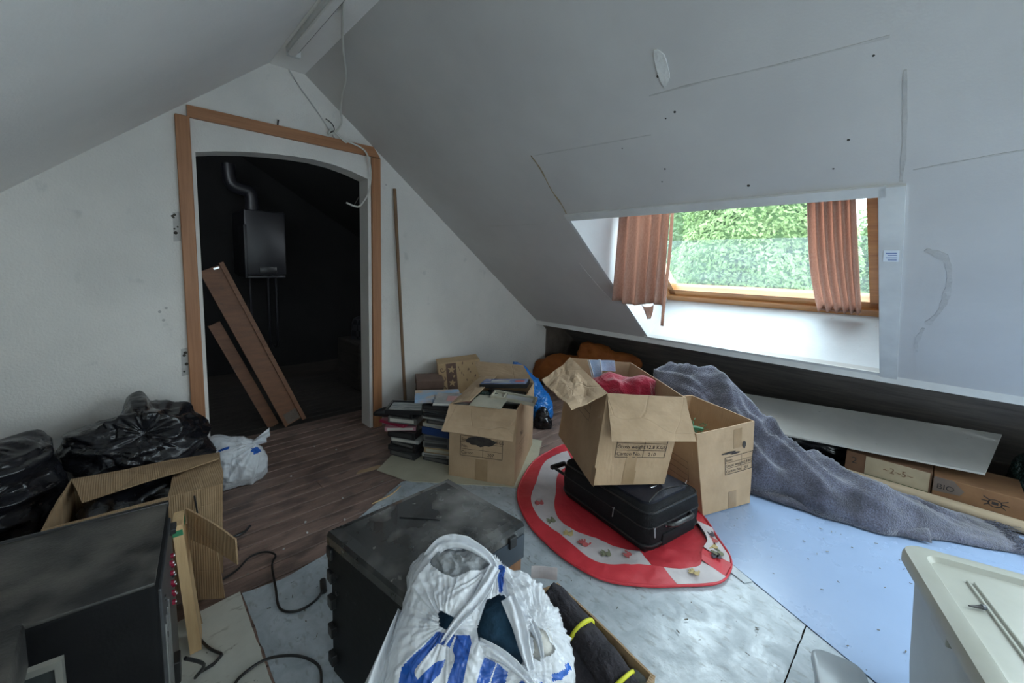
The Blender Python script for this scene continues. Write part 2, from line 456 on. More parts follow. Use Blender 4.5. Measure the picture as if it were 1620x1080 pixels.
def skylight(n, y0, y1, xt=2.186):
    sh = MB()
    t = .02
    zt = 2.596 - TAN * (xt - .96); xf = xt + .474; zf = 1.083 - TAN * (xf - 3.729)
    prof = [(xt, zt), (3.37, .746), (3.735, 1.083), (xf, zf)]
    sh.poly(prof, [], lambda a, b, h: (a, y1 - .003 + h, b), t)
    sh.poly(prof, [], lambda a, b, h: (a, y0 + .003 - h, b), t)
    a, b = V((3.37, 0, .746)), V((3.735, 0, 1.083)); d = V((.02, 0, -.022))
    sh.hexa([a + V((0, y0 - t, 0)), a + d + V((0, y0 - t, 0)), a + d + V((0, y1 + t, 0)), a + V((0, y1 + t, 0)), b + V((0, y0 - t, 0)), b + d + V((0, y0 - t, 0)), b + d + V((0, y1 + t, 0)), b + V((0, y1 + t, 0))])
    a, b = V((xt, 0, zt)), V((xf, 0, zf)); d = V((-.01, 0, .02))
    sh.hexa([a + V((0, y0 - t, 0)), b + V((0, y0 - t, 0)), b + V((0, y1 + t, 0)), a + V((0, y1 + t, 0)), a + d + V((0, y0 - t, 0)), b + d + V((0, y0 - t, 0)), b + d + V((0, y1 + t, 0)), a + d + V((0, y1 + t, 0))])
    struct('trim_%d' % (n + 1), sh, M['lining'])
    w = thing('window_%d' % n, None, None, FP(3.2, (y0 + y1) / 2)); w['kind'] = 'structure'
    def bar(x0, x1, ya, yb, h0, h1, name='window_frame'):
        q = MB().hexa([FP(x0, ya, h0), FP(x1, ya, h0), FP(x1, yb, h0), FP(x0, yb, h0), FP(x0, ya, h1), FP(x1, ya, h1), FP(x1, yb, h1), FP(x0, yb, h1)])
        return part(name, q, M['winpine'], w, world=True)
    # outer frame
    bar(3.67, 3.76, y0 - .03, y1 + .03, -.07, .03); bar(xf - .02, xf + .08, y0 - .03, y1 + .03, -.07, .03)
    bar(xf - .02, 3.76, y0 - .03, y0 + .055, -.07, .028); bar(xf - .02, 3.76, y1 - .045, y1 + .03, -.07, .028)
    # sash
    for q in ((3.615, 3.672, y0 + .05, y1 - .04), (xf + .07, xf + .13, y0 + .05, y1 - .04), (xf + .07, 3.672, y0 + .05, y0 + .105), (xf + .07, 3.672, y1 - .095, y1 - .04)):
        bar(*q, -.06, .012, 'sash_rail')
    xg = xf + .11
    q = MB().hexa([FP(xg, y0 + .08, -.03), FP(3.14, y0 + .08, -.03), FP(3.14, y1 - .07, -.03), FP(xg, y1 - .07, -.03), FP(xg, y0 + .08, -.036), FP(3.14, y0 + .08, -.036), FP(3.14, y1 - .07, -.036), FP(xg, y1 - .07, -.036)])
    part('pane', q, M['glass'], w, world=True)
    q = MB().hexa([FP(3.14, y0 + .08, -.03), FP(3.64, y0 + .08, -.03), FP(3.64, y1 - .07, -.03), FP(3.14, y1 - .07, -.03), FP(3.14, y0 + .08, -.036), FP(3.64, y0 + .08, -.036), FP(3.64, y1 - .07, -.036), FP(3.14, y1 - .07, -.036)])
    part('pane', q, M['glass_dusty'], w, world=True)
    return w
skylight(1, *SKY1)
skylight(2, *FILL_SKY2, 1.40)  # added skylight out of view, built for its light
for _n, (_a, _b) in enumerate(FILL_SKY3):
    w = thing('window_%d' % (3 + _n), None, None, SL(-.5, (_a + _b) / 2)); w['kind'] = 'structure'  # added roof window, out of view, lets in fill light
    for x0, x1, ya, yb in ((FILL_SKY3X[0], FILL_SKY3X[0] + .07, _a, _b), (FILL_SKY3X[1] - .07, FILL_SKY3X[1], _a, _b), (FILL_SKY3X[0], FILL_SKY3X[1], _a, _a + .07), (FILL_SKY3X[0], FILL_SKY3X[1], _b - .07, _b)):
        q = MB().hexa([SL(x0, ya, 0), SL(x1, ya, 0), SL(x1, yb, 0), SL(x0, yb, 0), SL(x0, ya, -.06), SL(x1, ya, -.06), SL(x1, yb, -.06), SL(x0, yb, -.06)])
        part('window_frame', q, M['winpine'], w, world=True)
    q = MB().hexa([SL(FILL_SKY3X[0], _a, -.03), SL(FILL_SKY3X[1], _a, -.03), SL(FILL_SKY3X[1], _b, -.03), SL(FILL_SKY3X[0], _b, -.03), SL(FILL_SKY3X[0], _a, -.036), SL(FILL_SKY3X[1], _a, -.036), SL(FILL_SKY3X[1], _b, -.036), SL(FILL_SKY3X[0], _b, -.036)])
    part('pane', q, M['glass'], w, world=True)
w = thing('window_5', None, None, (.85, YB - .05, FILL_GABLE[2])); w['kind'] = 'structure'  # added gable window, out of view, lets in fill light
for x0, x1, z0, z1 in ((FILL_GABLE[0], FILL_GABLE[0] + .07, FILL_GABLE[2], FILL_GABLE[3]), (FILL_GABLE[1] - .07, FILL_GABLE[1], FILL_GABLE[2], FILL_GABLE[3]), (FILL_GABLE[0], FILL_GABLE[1], FILL_GABLE[2], FILL_GABLE[2] + .07), (FILL_GABLE[0], FILL_GABLE[1], FILL_GABLE[3] - .07, FILL_GABLE[3]), (.82, .88, FILL_GABLE[2], FILL_GABLE[3])):
    part('window_frame', MB().box(x0, x1, YB - .08, YB - .02, z0, z1), M['winpine'], w, world=True)
part('pane', MB().box(FILL_GABLE[0], FILL_GABLE[1], YB - .056, YB - .05, FILL_GABLE[2], FILL_GABLE[3]), M['glass'], w, world=True)
# white battens round the opening
def batten(name, x0, x1, ya, yb, h, mat=None):
    q = MB().hexa([SR(x0, ya, 0), SR(x1, ya, 0), SR(x1, yb, 0), SR(x0, yb, 0), SR(x0, ya, h), SR(x1, ya, h), SR(x1, yb, h), SR(x0, yb, h)])
    o = struct(name, q, mat or M['trimwhite']); return o
batten('trim_4', 2.145, 2.188, .17, 1.70, .012)
batten('trim_5', 2.150, 3.40, .115, .190, .012)
batten('trim_6', 3.362, 3.40, .19, 1.72, .006)
# marks on the right slope (parts of it)
def on_slope(name, pts, h=.0012, mat='smear'):
    q = MB().poly(pts, [], lambda a, b, k: SR(a, b, k), h)
    part(name, q, M[mat], ceil_r)
def streak(name, pts, w, mat, h=.0012, seed=0):
    L_, R_ = [], []
    P = catmull([V((a, b, 0)) for a, b in pts], 6)
    for i, p in enumerate(P):
        t = (P[min(i + 1, len(P) - 1)] - P[max(i - 1, 0)]).normalized(); n = V((-t.y, t.x, 0))
        ww = w * (.3 + .9 * abs(noise.noise(V((i * .9, seed, 3)))))
        L_.append((p + n * ww)[:2]); R_.append((p - n * ww)[:2])
    on_slope(name, L_ + R_[::-1], h, mat)
streak('bare_crack', [(1.765, 1.66), (1.85, 1.655), (1.98, 1.675), (2.08, 1.672), (2.175, 1.69)], .009, 'crack', .002, 2)
streak('filler_line', [(1.655, .89), (1.66, .7), (1.675, .45), (1.685, .165)], .006, 'smear', seed=5)
streak('filler_line', [(1.77, 1.65), (1.785, 1.3), (1.80, .95)], .004, 'smear', seed=6)
streak('filler_line', [(1.78, .13), (2.0, .125), (2.14, .13)], .012, 'smear', seed=7)
streak('filler_smear', [(2.45, .05), (2.50, -.01), (2.62, -.03), (2.78, -.02), (2.9, .02)], .022, 'smear', seed=8)
streak('filler_smear', [(2.93, .03), (3.05, .05), (3.12, .045)], .016, 'smear', seed=9)
streak('board_joint', [(2.10, .10), (2.07, -.2), (2.06, -.6), (2.06, -1.2)], .005, 'smear', seed=3)
streak('board_joint', [(2.19, 1.70), (2.20, 2.1), (2.19, 2.5)], .003, 'smear', seed=4)
streak('scuff', [(2.55, 1.86), (2.75, 1.84), (2.95, 1.80)], .004, 'filler', seed=14)
streak('scuff', [(2.85, 1.73), (2.95, 1.715), (3.0, 1.71)], .006, 'smear', seed=15)
pts = []
for k in range(16):
    a = 2 * math.pi * k / 16
    pts.append((1.578 + (.058 + .008 * math.sin(3 * a)) * math.cos(a), .802 + (.026 + .004 * math.cos(2 * a)) * math.sin(a) + .1 * (.058 * math.cos(a))))
on_slope('filler_patch', pts, .004, 'filler')
for a, b in ((1.722, .20), (1.735, .815), (1.75, .86), (1.83, 1.11), (1.96, .95), (2.02, .99), (2.09, .62), (2.06, .32), (1.96, .27), (1.60, .83)):
    q = MB().disc(SR(a, b, 0), (-SN, 0, -CS), rng.uniform(.003, .0065), 8, h=.001)
    part('nail_hole', q, M['hole'], ceil_r)
# sticker on the right batten
M['paper'] = pmat('paper', (.78, .82, .86), (.70, .75, .82), 8, .8)
M['ink'] = pmat('ink_blue', (.10, .16, .38), (.16, .22, .45), 20, .7)
sx, sy = 2.44, .150
q = MB().hexa([SR(sx, sy - .025, .0125), SR(sx + .06, sy - .022, .0125), SR(sx + .06, sy + .027, .0125), SR(sx, sy + .024, .0125), SR(sx, sy - .025, .0138), SR(sx + .06, sy - .022, .0138), SR(sx + .06, sy + .027, .0138), SR(sx, sy + .024, .0138)])
st = solo('sticker', 'small torn paper sticker with blue lines on the batten right of the skylight', 'sticker', q, M['paper'])
q = MB()
for k in range(4):
    a = sx + .012 + k * .012
    q.hexa([SR(a, sy - .017, .0138), SR(a + .004, sy - .017, .0138), SR(a + .004, sy + .018 - .006 * (k % 2), .0138), SR(a, sy + .018 - .006 * (k % 2), .0138)] + [SR(a, sy - .017, .0144), SR(a + .004, sy - .017, .0144), SR(a + .004, sy + .018 - .006 * (k % 2), .0144), SR(a, sy + .018 - .006 * (k % 2), .0144)])
part('printed_line', q, M['ink'], st, world=True)
# door surround
g = MB().bbox(.258, .326, YW - .026, YW, 0, 2.150, .003, seg=1); struct('trim_7', g, M['pine'])
g = MB().bbox(1.432, 1.503, YW - .026, YW, 0, 2.135, .003, seg=1); struct('trim_8', g, M['pine'])
g = MB().hexa([V(p) for p in ((.315, YW - .026, 2.147), (1.50, YW - .026, 2.137), (1.50, YW, 2.137), (.315, YW, 2.147), (.315, YW - .026, 2.212), (1.445, YW - .026, 2.210), (1.445, YW, 2.210), (.315, YW, 2.212))])
struct('trim_9', g, M['pine_x'])
# hinge mortises and screw holes left of the frame, dents
for zc, n in ((1.52, 7), (.72, 4)):
    for k in range(n):
        q = MB().disc((.236 + rng.uniform(-.013, .013), YW, zc + rng.uniform(-.07, .07)), (0, -1, 0), rng.uniform(.005, .010), 8, h=.0015)
        part('screw_hole', q, M['hole'], wall_far)
    q = MB().poly([(.222, zc - .085), (.256, zc - .08), (.256, zc + .085), (.226, zc + .08)], [], lambda a, b, h: (a, YW - h, b), .0012)
    part('hinge_mark', q, M['smear'], wall_far)
for a, b in ((.17, 1.05), (.14, 1.03), (1.56, 1.95), (.155, .98)):
    q = MB().disc((a, YW, b), (0, -1, 0), .008, 8, h=.001); part('dent', q, M['smear'], wall_far)
# the loose strip of plaster edge right of the ridge
q = MB()
q.tube([(.87, YW - .004, 2.585), (.93, YW - .004, 2.50), (1.05, YW - .004, 2.36), (1.16, YW - .004, 2.215)], .005, 6)
part('wall_crack', q, M['smear'], wall_far)
# nail above the lintel
q = MB().tube([(.79, YW - .002, 2.20), (.79, YW - .03, 2.245)], .005, 6, smooth=0); solo('wall_hook', 'small metal hook on the white wall above the door lintel', 'hook', q, M['hole'])

# room beyond the doorway
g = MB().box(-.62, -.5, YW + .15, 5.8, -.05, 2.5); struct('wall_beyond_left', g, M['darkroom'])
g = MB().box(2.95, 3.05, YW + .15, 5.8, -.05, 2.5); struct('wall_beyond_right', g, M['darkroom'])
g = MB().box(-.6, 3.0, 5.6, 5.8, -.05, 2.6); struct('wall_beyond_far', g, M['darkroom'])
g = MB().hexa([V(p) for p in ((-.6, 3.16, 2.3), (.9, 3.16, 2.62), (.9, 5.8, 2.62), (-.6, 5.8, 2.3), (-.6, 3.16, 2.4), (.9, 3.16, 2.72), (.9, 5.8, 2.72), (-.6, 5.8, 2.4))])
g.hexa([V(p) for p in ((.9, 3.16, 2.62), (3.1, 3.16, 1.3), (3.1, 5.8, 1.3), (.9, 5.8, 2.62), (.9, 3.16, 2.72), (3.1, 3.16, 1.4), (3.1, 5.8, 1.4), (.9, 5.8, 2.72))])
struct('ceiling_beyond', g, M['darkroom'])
# ---------------------------------------------------------------- outside
M['leaf'] = pmat('leaf_green', (.11, .19, .085), (.19, .28, .13), 1.2, .6, translucent=.4)
M['leaf2'] = pmat('leaf_yellow_green', (.17, .27, .10), (.25, .35, .15), 1.2, .6, translucent=.4)
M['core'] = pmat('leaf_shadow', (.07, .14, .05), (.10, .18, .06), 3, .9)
M['bark'] = pmat('bark', (.10, .075, .05), (.06, .045, .03), 8, .9)
M['grass'] = pmat('pale_gravel', (.66, .64, .60), (.58, .56, .53), 6, .9)  # unseen ground made pale to bounce sky light onto the left slope
g = MB().box(5.6, 40, -25, 30, -3.2, -3.0)
struct('ground_outside', g, M['grass'])
def tree(c, rad, n, size, mat, label, seed, trunk=True):
    c = V(c); r = random.Random(seed)
    t = thing('broadleaf_tree', label, 'tree', (c.x, c.y, -3.0), group='trees behind the house')
    me = MB()
    for k in range(n):
        d = V((r.gauss(0, 1), r.gauss(0, 1), r.gauss(0, 1))).normalized()
        bulge = 1 + .28 * noise.noise(d * 2.6 + V((seed, 0, 0)))
        p = c + V((d.x * rad[0], d.y * rad[1], d.z * rad[2])) * bulge * (1 - .22 * r.random() ** 2)
        nrm = (d + V((r.gauss(0, .5), r.gauss(0, .5), r.gauss(.3, .5)))).normalized()
        a = nrm.orthogonal().normalized(); a.rotate(Matrix.Rotation(r.uniform(0, 6.28), 3, nrm)); b = nrm.cross(a)
        s = size * r.uniform(.6, 1.3)
        me.add([p - a * s, p - b * s * .45 + nrm * s * .12, p + a * s, p + b * s * .45 + nrm * s * .12], [(0, 1, 2, 3)])
    part('foliage', me, M[mat], t, world=True, kind='stuff')
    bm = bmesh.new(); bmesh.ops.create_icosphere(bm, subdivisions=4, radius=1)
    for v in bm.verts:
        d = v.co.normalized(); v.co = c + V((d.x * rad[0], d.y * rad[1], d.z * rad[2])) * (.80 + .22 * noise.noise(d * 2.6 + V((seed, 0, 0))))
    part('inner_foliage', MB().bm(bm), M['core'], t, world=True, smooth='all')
    if trunk:
        part('trunk', MB().tube([(c.x, c.y, -3.0), (c.x + .1, c.y, c.z - rad[2] * .4), (c.x, c.y, c.z)], (.2, .08), 8), M['bark'], t, world=True)
tree((14.2, 6.6, 1.9), (1.7, 3.6, 4.2), 42000, .085, 'leaf', 'tall leafy green tree seen through the left of the skylight', 1)
tree((10.8, 2.95, 1.35), (1.4, 1.75, 2.6), 34000, .058, 'leaf2', 'light green tree seen through the middle of the skylight', 2)
tree((13.8, 1.05, .6), (1.3, 1.1, 2.1), 14000, .065, 'leaf', 'lower leafy tree seen beside the right curtain', 3)
tree((8.2, 2.7, -.62), (.9, 2.9, 1.25), 26000, .042, 'leaf', 'low clipped hedge along the bottom of the skylight view', 4, False)
# ---------------------------------------------------------------- vinyl sheets on the floor
M['vinyl'] = spots(spots(pmat('cream_vinyl', (.60, .60, .54), (.49, .49, .44), 4, .38, .10, 18, rough2=.55), (.22, .20, .16), 16, .66, .05, .55, (1, 2.2, 1)), (.10, .09, .075), 46, .715, .012, .8, (1, .6, 1))
M['vinyl_b'] = spots(spots(pmat('scuffed_white_vinyl', (.47, .52, .56), (.33, .375, .41), 11, .26, .10, 60, rough2=.5, dist=.8, spec=.8), (.24, .25, .25), 18, .62, .05, .6, (2.4, 1, 1)), (.08, .08, .08), 52, .72, .012, .8, (.6, 1, 1))  # a faint blue from the skylight is put into this white
M['vinyl_d'] = spots(pmat('smooth_pale_blue_sheet', (.29, .385, .56), (.25, .34, .51), 1.6, .24, .03, 30, rough2=.34, spec=.9), (.13, .15, .17), 34, .735, .010, .75, (.5, 1.3, 1))  # blue cast of the skylight is painted into the sheet's colour
M['vinyl_c'] = spots(pmat('cream_offcut', (.50, .47, .36), (.43, .40, .30), 6, .6, .08, 30), (.2, .18, .13), 40, .72, .02, .5)
def jag(P, amp, seed):      # torn, uneven outline
    out = []
    for i in range(len(P)):
        a, b = V((*P[i], 0)), V((*P[(i + 1) % len(P)], 0)); n = max(1, int((b - a).length / .04))
        for k in range(n):
            p = a.lerp(b, k / n)
            out.append((p.x + amp * noise.noise(V((p.x * 23, p.y * 23, seed))), p.y + amp * noise.noise(V((p.x * 23, p.y * 23, seed + 9)))))
    return out
def vsheet(P, mat, label, z=.0, t=.004, amp=.002, seed=1):
    q = MB().poly(jag(P, amp, seed), [], lambda a, b, h: (a, b, z + h), t)
    return solo('vinyl_sheet', label, 'vinyl sheet', q, M[mat])
vsheet([(-1.7, 1.70), (-.4, 1.76), (.277, 1.80), (.287, -3.1), (-1.7, -3.1)], 'vinyl', 'scuffed cream vinyl sheet under the black audio cabinet on the left', amp=.004, seed=3)
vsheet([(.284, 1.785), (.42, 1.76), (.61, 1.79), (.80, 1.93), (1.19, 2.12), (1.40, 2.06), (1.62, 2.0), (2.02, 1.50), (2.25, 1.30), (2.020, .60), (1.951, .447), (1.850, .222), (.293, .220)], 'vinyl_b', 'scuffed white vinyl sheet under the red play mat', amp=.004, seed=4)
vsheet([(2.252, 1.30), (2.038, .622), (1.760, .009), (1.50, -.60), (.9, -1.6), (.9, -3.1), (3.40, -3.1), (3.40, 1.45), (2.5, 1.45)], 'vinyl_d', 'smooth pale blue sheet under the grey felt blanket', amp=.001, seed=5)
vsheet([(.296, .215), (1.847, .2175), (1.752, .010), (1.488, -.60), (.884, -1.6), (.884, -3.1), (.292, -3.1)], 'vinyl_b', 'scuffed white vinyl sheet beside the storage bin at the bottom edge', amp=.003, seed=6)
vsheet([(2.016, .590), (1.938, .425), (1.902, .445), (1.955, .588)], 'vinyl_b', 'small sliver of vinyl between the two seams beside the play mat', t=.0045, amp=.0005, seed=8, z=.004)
vsheet([(1.135, 2.345), (1.30, 2.46), (1.46, 2.475), (1.75, 2.60), (2.10, 2.35), (2.30, 1.95), (1.75, 1.55), (1.22, 2.10)], 'vinyl_c', 'torn cream floor offcut under the video cassette stacks', z=.0045, t=.004, amp=.008, seed=7)
# ---------------------------------------------------------------- object builders
EYE = V((0, 0, 1.35))
def frame_of(c):
    d = (V(c) - EYE).normalized(); r = d.cross(V((0, 0, 1))).normalized(); u = r.cross(d)
    return r, u, d
def polar(outline, n, rnd=0.0):
    P = [V((a, b, 0)) for a, b in outline]
    Q = catmull(P + [P[0]], 5)[:-1]
    cx = sum(p.x for p in Q) / len(Q); cy = sum(p.y for p in Q) / len(Q)
    out = []
    for k in range(n):
        a = 2 * math.pi * k / n; dx, dy = math.cos(a), math.sin(a); best = 0
        for i in range(len(Q)):
            p, q = Q[i], Q[(i + 1) % len(Q)]
            ex, ey = q.x - p.x, q.y - p.y; den = dx * ey - dy * ex
            if abs(den) < 1e-12: continue
            t = ((p.x - cx) * ey - (p.y - cy) * ex) / den; s = ((p.x - cx) * dy - (p.y - cy) * dx) / den
            if t > 0 and -1e-6 <= s <= 1 + 1e-6: best = max(best, t)
        out.append(best)
    return cx, cy, out
def pillow(c, outline, df, db, n=96, m=26, amp=.012, freq=9.0, ridge=.6, seed=0, zmin=None, power=.5, axes=None, cut=None, paint=None, stretch=(1, 1, 1), fine=.0, rays=()):
    """a soft bulky body: a closed surface bulging df towards and db away from its outline's plane, with folds"""
    c = V(c); r, u, d = axes or frame_of(c)
    cx, cy, R = polar(outline, n)
    mb = MB(); rows = []
    def pt(k, s, side):
        a = 2 * math.pi * k / n
        x, y = cx + R[k] * s * math.cos(a), cy + R[k] * s * math.sin(a)
        h = (max(0, 1 - s * s)) ** power
        dep = -df * h if side > 0 else db * h
        p = c + r * x + u * y + d * dep
        q = V((p.x * stretch[0], p.y * stretch[1], p.z * stretch[2])) * freq + V((seed * 7.3, seed * 3.1, 0))
        f = noise.noise(q) * (1 - ridge) + (0.45 - abs(noise.noise(q * 1.35 + V((5, 1, 9))))) * 1.6 * ridge
        f += (0.3 - abs(noise.noise(q * 3.1))) * .45 * ridge
        if fine: f += fine * (0.3 - abs(noise.noise(q * 6.5)))
        for kx, ky, ra, nf, dec in rays:
            an = math.atan2(y - ky, x - kx); ds = math.hypot(x - kx, y - ky)
            w_ = noise.noise(V((math.cos(an) * nf, math.sin(an) * nf, seed + ds * 3)))
            f += ra * (.32 - abs(w_)) * math.exp(-ds / dec) * min(1, ds / .02)
        nrm = (r * math.cos(a) * s + u * math.sin(a) * s - d * (h if side > 0 else -h)).normalized()
        p = p + nrm * f * amp
        if zmin is not None and p.z < zmin: p.z = zmin + .0005 * (k % 2)
        return p, (x, y)
    info = []
    for side in (1, -1):
        lv = [math.sin(math.pi / 2 * j / m) for j in range(m, 0, -1)] if side > 0 else [math.sin(math.pi / 2 * j / m) for j in range(m - 1, 0, -1)]
        for s in lv: rows.append([pt(k, s, side) for k in range(n)])
        rows.append([pt(0, 0, side)])
    vs = []; ids = []
    for row in rows:
        ids.append(list(range(len(vs), len(vs) + len(row)))); vs += row
    F = []
    def strip(A, B):
        for k in range(n):
            k2 = (k + 1) % n
            if len(B) == 1: F.append((A[k], A[k2], B[0]))
            else: F.append((A[k], A[k2], B[k2], B[k]))
    front = ids[:m + 1]; back = [ids[0]] + ids[m + 1:]
    nf = 0
    for A, B in zip(front[:-1], front[1:]): strip(A, B)
    nf = len(F)
    for A, B in zip(back[:-1], back[1:]): strip(B if False else A, B)
    keep = []; mi = []
    for q, f in enumerate(F):
        x = sum(vs[i][1][0] for i in f) / len(f); y = sum(vs[i][1][1] for i in f) / len(f)
        if q < nf and cut and any(inpoly(x, y, P) for P in cut): continue
        keep.append(f); mi.append(1 if (q < nf and paint and any(inpoly(x, y, P) for P in paint)) else 0)
    mb.v = [p for p, _ in vs]; mb.f = keep; mb.m = mi
    return mb
def lerp(a, b, t): return a + (b - a) * t
def carton(name, label, bot, top, mat, flaps=(), tapes=(), prints=(), seed=0, bulge=.006, group=None, thick=.006, ink=None, tape=None, walls=(0, 1, 2, 3), fmat=None):
    """cardboard box; bot/top: corners front-left, front-right, back-right, back-left (counter-clockwise from above)"""
    bot = [V(p) for p in bot]; top = [V(p) for p in top]
    ctr = sum(bot, V((0, 0, 0))) / 4
    root = thing(name, label, 'box', ctr, group=group)
    def wall(i):
        A, B, A2, B2 = bot[i], bot[(i + 1) % 4], top[i], top[(i + 1) % 4]
        nn = (B - A).cross(A2 - A).normalized()
        def fn(u, v):
            p = lerp(lerp(A, B, u), lerp(A2, B2, u), v)
            w = math.sin(math.pi * min(1, max(0, u))) * min(1, .25 + v)
            return p + nn * (bulge * w * (.4 + 1.6 * noise.noise(p * 4 + V((seed, i, 0)))) + .0025 * noise.noise(p * 14 + V((0, seed, 0))))
        return fn, (B - A).length, (A2 - A).length, nn
    body = MB()
    for i in walls:
        fn, w, h, nn = wall(i)
        body.sheet(fn, 14, 12, thick)
    body.hexa([p + V((0, 0, .0)) for p in bot] + [p + V((0, 0, .006)) for p in bot])
    part('body', body, mat, root, world=True)
    for fp in flaps:
        i, A2, B2, cr = fp[:4]
        A, B = top[i], top[(i + 1) % 4]; A2, B2 = V(A2), V(B2)
        nn = (B - A).cross(A2 - A).normalized()
        q = MB().sheet(lambda u, v: lerp(lerp(A, B, u), lerp(A2, B2, u), v) + nn * (cr * (noise.noise(V((u * 3.1 + seed, v * 2.3, i))) + .6 * (.3 - abs(noise.noise(V((u * 5, v * 5 + seed, i + 4)))))) * min(1, v * 3) + .006 * math.sin(math.pi * v)), 18, 12, thick * .8)
        part('flap', q, fmat or mat, root, world=True)
    for i, x0, x1, y0, y1 in tapes:
        fn, w, h, nn = wall(i)
        q = MB().sheet(lambda u, v: fn(lerp(x0, x1, u) / w, lerp(y0, y1, v) / h) + nn * .0016, 4, 6, .001)
        part('tape', q, tape, root, world=True)
    for i, items in prints:
        fn, w, h, nn = wall(i); q = MB()
        def mp(x, y, l=.0018): return fn(x / w, y / h) + nn * l
        for it in items:
            if it[0] == 'line':
                _, xa, ya, xb, yb, t = it
                dx, dy = xb - xa, yb - ya; L_ = math.hypot(dx, dy); px, py = -dy / L_ * t / 2, dx / L_ * t / 2
                k = max(1, int(L_ / .03))
                for s in range(k):
                    a, b = s / k, (s + 1) / k
                    c4 = [(xa + dx * a + px, ya + dy * a + py), (xa + dx * b + px, ya + dy * b + py), (xa + dx * b - px, ya + dy * b - py), (xa + dx * a - px, ya + dy * a - py)]
                    q.add([mp(x, y) for x, y in c4], [(0, 1, 2, 3)])
            elif it[0] == 'text':
                _, s_, x, y, sz = it
                vs, fs = text_geo(s_)
                part('printed_text', MB().add([mp(x + p[0] * sz, y + p[1] * sz) for p in vs], fs), ink, root, world=True)
            elif it[0] == 'blob':
                _, x, y, a, b, sd = it
                ring = [(x + a * math.cos(2 * math.pi * k / 20) * (1 + .25 * noise.noise(V((k * .8, sd, 0)))), y + b * math.sin(2 * math.pi * k / 20) * (1 + .35 * noise.noise(V((k * 1.1, sd, 5))))) for k in range(20)]
                part('ink_blot', MB().add([mp(*p, l=.0024) for p in ring], [tuple(range(20))]), ink, root, world=True)
        part('printed_table', q, ink, root, world=True)
    return root
def table_print(x, y, w, h, rows, split=.55, texts=(), sz=.02):
    it = [('line', x, y, x + w, y, .003), ('line', x, y + h, x + w, y + h, .003), ('line', x, y, x, y + h, .003), ('line', x + w, y, x + w, y + h, .003), ('line', x + w * split, y, x + w * split, y + h * (rows - .0) / rows, .002)]
    for k in range(1, rows): it.append(('line', x, y + h * k / rows, x + w, y + h * k / rows, .002))
    for s_, rx, ry in texts: it.append(('text', s_, x + rx, y + ry, sz))
    return it
M['card'] = add_bump(pmat('brown_cardboard', (.47, .325, .20), (.385, .26, .155), 5, .8, .06, 40), 'wave', 60, .12, .004)
M['card_flap'] = add_bump(pmat('creased_cardboard', (.49, .345, .22), (.40, .275, .168), 6, .8, .06, 40), 'voronoi', 4.2, .30, .010, width=.02)
M['card_dark'] = add_bump(add_bump(pmat('worn_cardboard', (.36, .24, .135), (.29, .185, .10), 6, .75, .1, 30), 'wave', 45, .30, .006), 'voronoi', 4, .22, .01, width=.02)
M['tape'] = pmat('packing_tape', (.30, .19, .10), (.36, .24, .135), 8, .35, spec=.6)
M['ink_black'] = pmat('printed_ink', (.025, .02, .02), (.05, .04, .035), 30, .8)
M['black_bag'] = add_bump(pmat('black_bin_liner', (.007, .007, .009), (.012, .012, .016), 6, .20, .30, 7, (1, 1, 3.2), spec=.6, rough2=.34), 'voronoi', 5, .25, .02, (1, 1, 2.6), width=.35)
def plastic(name, c, rough, tr, alpha):
    m = add_bump(pmat(name, c, tuple(x * .93 for x in c), 6, rough, .30, 16, (1, 1, .4), spec=.6, translucent=tr), 'voronoi', 13, .22, .012, (1.6, 1.6, .5), width=.35)
    return m
M['white_bag'] = plastic('white_carrier_plastic', (.84, .86, .90), .16, .28, 1)
M['blue_print'] = add_bump(pmat('blue_print', (.012, .075, .36), (.02, .11, .45), 5, .25, .30, 16, (1, 1, .4), spec=.7), 'voronoi', 13, .22, .012, (1.6, 1.6, .5), width=.35)
M['blue_bag'] = add_bump(pmat('blue_bag_plastic', (.010, .15, .50), (.014, .19, .60), 6, .3, .3, 22, spec=.6), 'voronoi', 12, .5, .015, width=.2)

# ---------------------------------------------------------------- cartons
Z0 = .009
# box on the suitcase
bb = [(1.667, 1.078, .262), (1.962, .846, .262), (2.305, 1.335, .262), (2.01, 1.567, .262)]
bt = [(1.752, 1.071, .720), (2.003, .788, .720), (2.395, 1.305, .735), (2.185, 1.632, .735)]
lbl = table_print(.09, .145, .25, .110, 3, .56, [('Size', .006, .082), ('Gross weight', .004, .046), ('Carton No.', .006, .010), ('12.8 KGS', .148, .046), ('210', .165, .008)], .026)
big = carton('cardboard_box', 'open cardboard box with crimson fleece standing on the black suitcase', bb, bt, M['card'],
       flaps=[(0, (1.675, .985, .520), (1.998, .722, .520), .010), (3, (1.715, 1.473, .700), (1.475, 1.085, .700), .022)],
       tapes=[(0, .150, .205, .004, .19), (0, .150, .212, .004, .075), (3, .57, .62, .005, .10)],
       prints=[(0, lbl), (3, [('line', .06, .40, .44, .40, .002), ('line', .06, .36, .44, .36, .002), ('line', .06, .32, .44, .32, .002), ('line', .06, .28, .44, .28, .002), ('line', .06, .28, .06, .40, .002), ('line', .44, .28, .44, .40, .002), ('text', 'FROM', .1, .37, .02), ('text', 'No.', .1, .33, .02)])],
       seed=2, ink=M['ink_black'], tape=M['tape'], fmat=M['card_flap'])
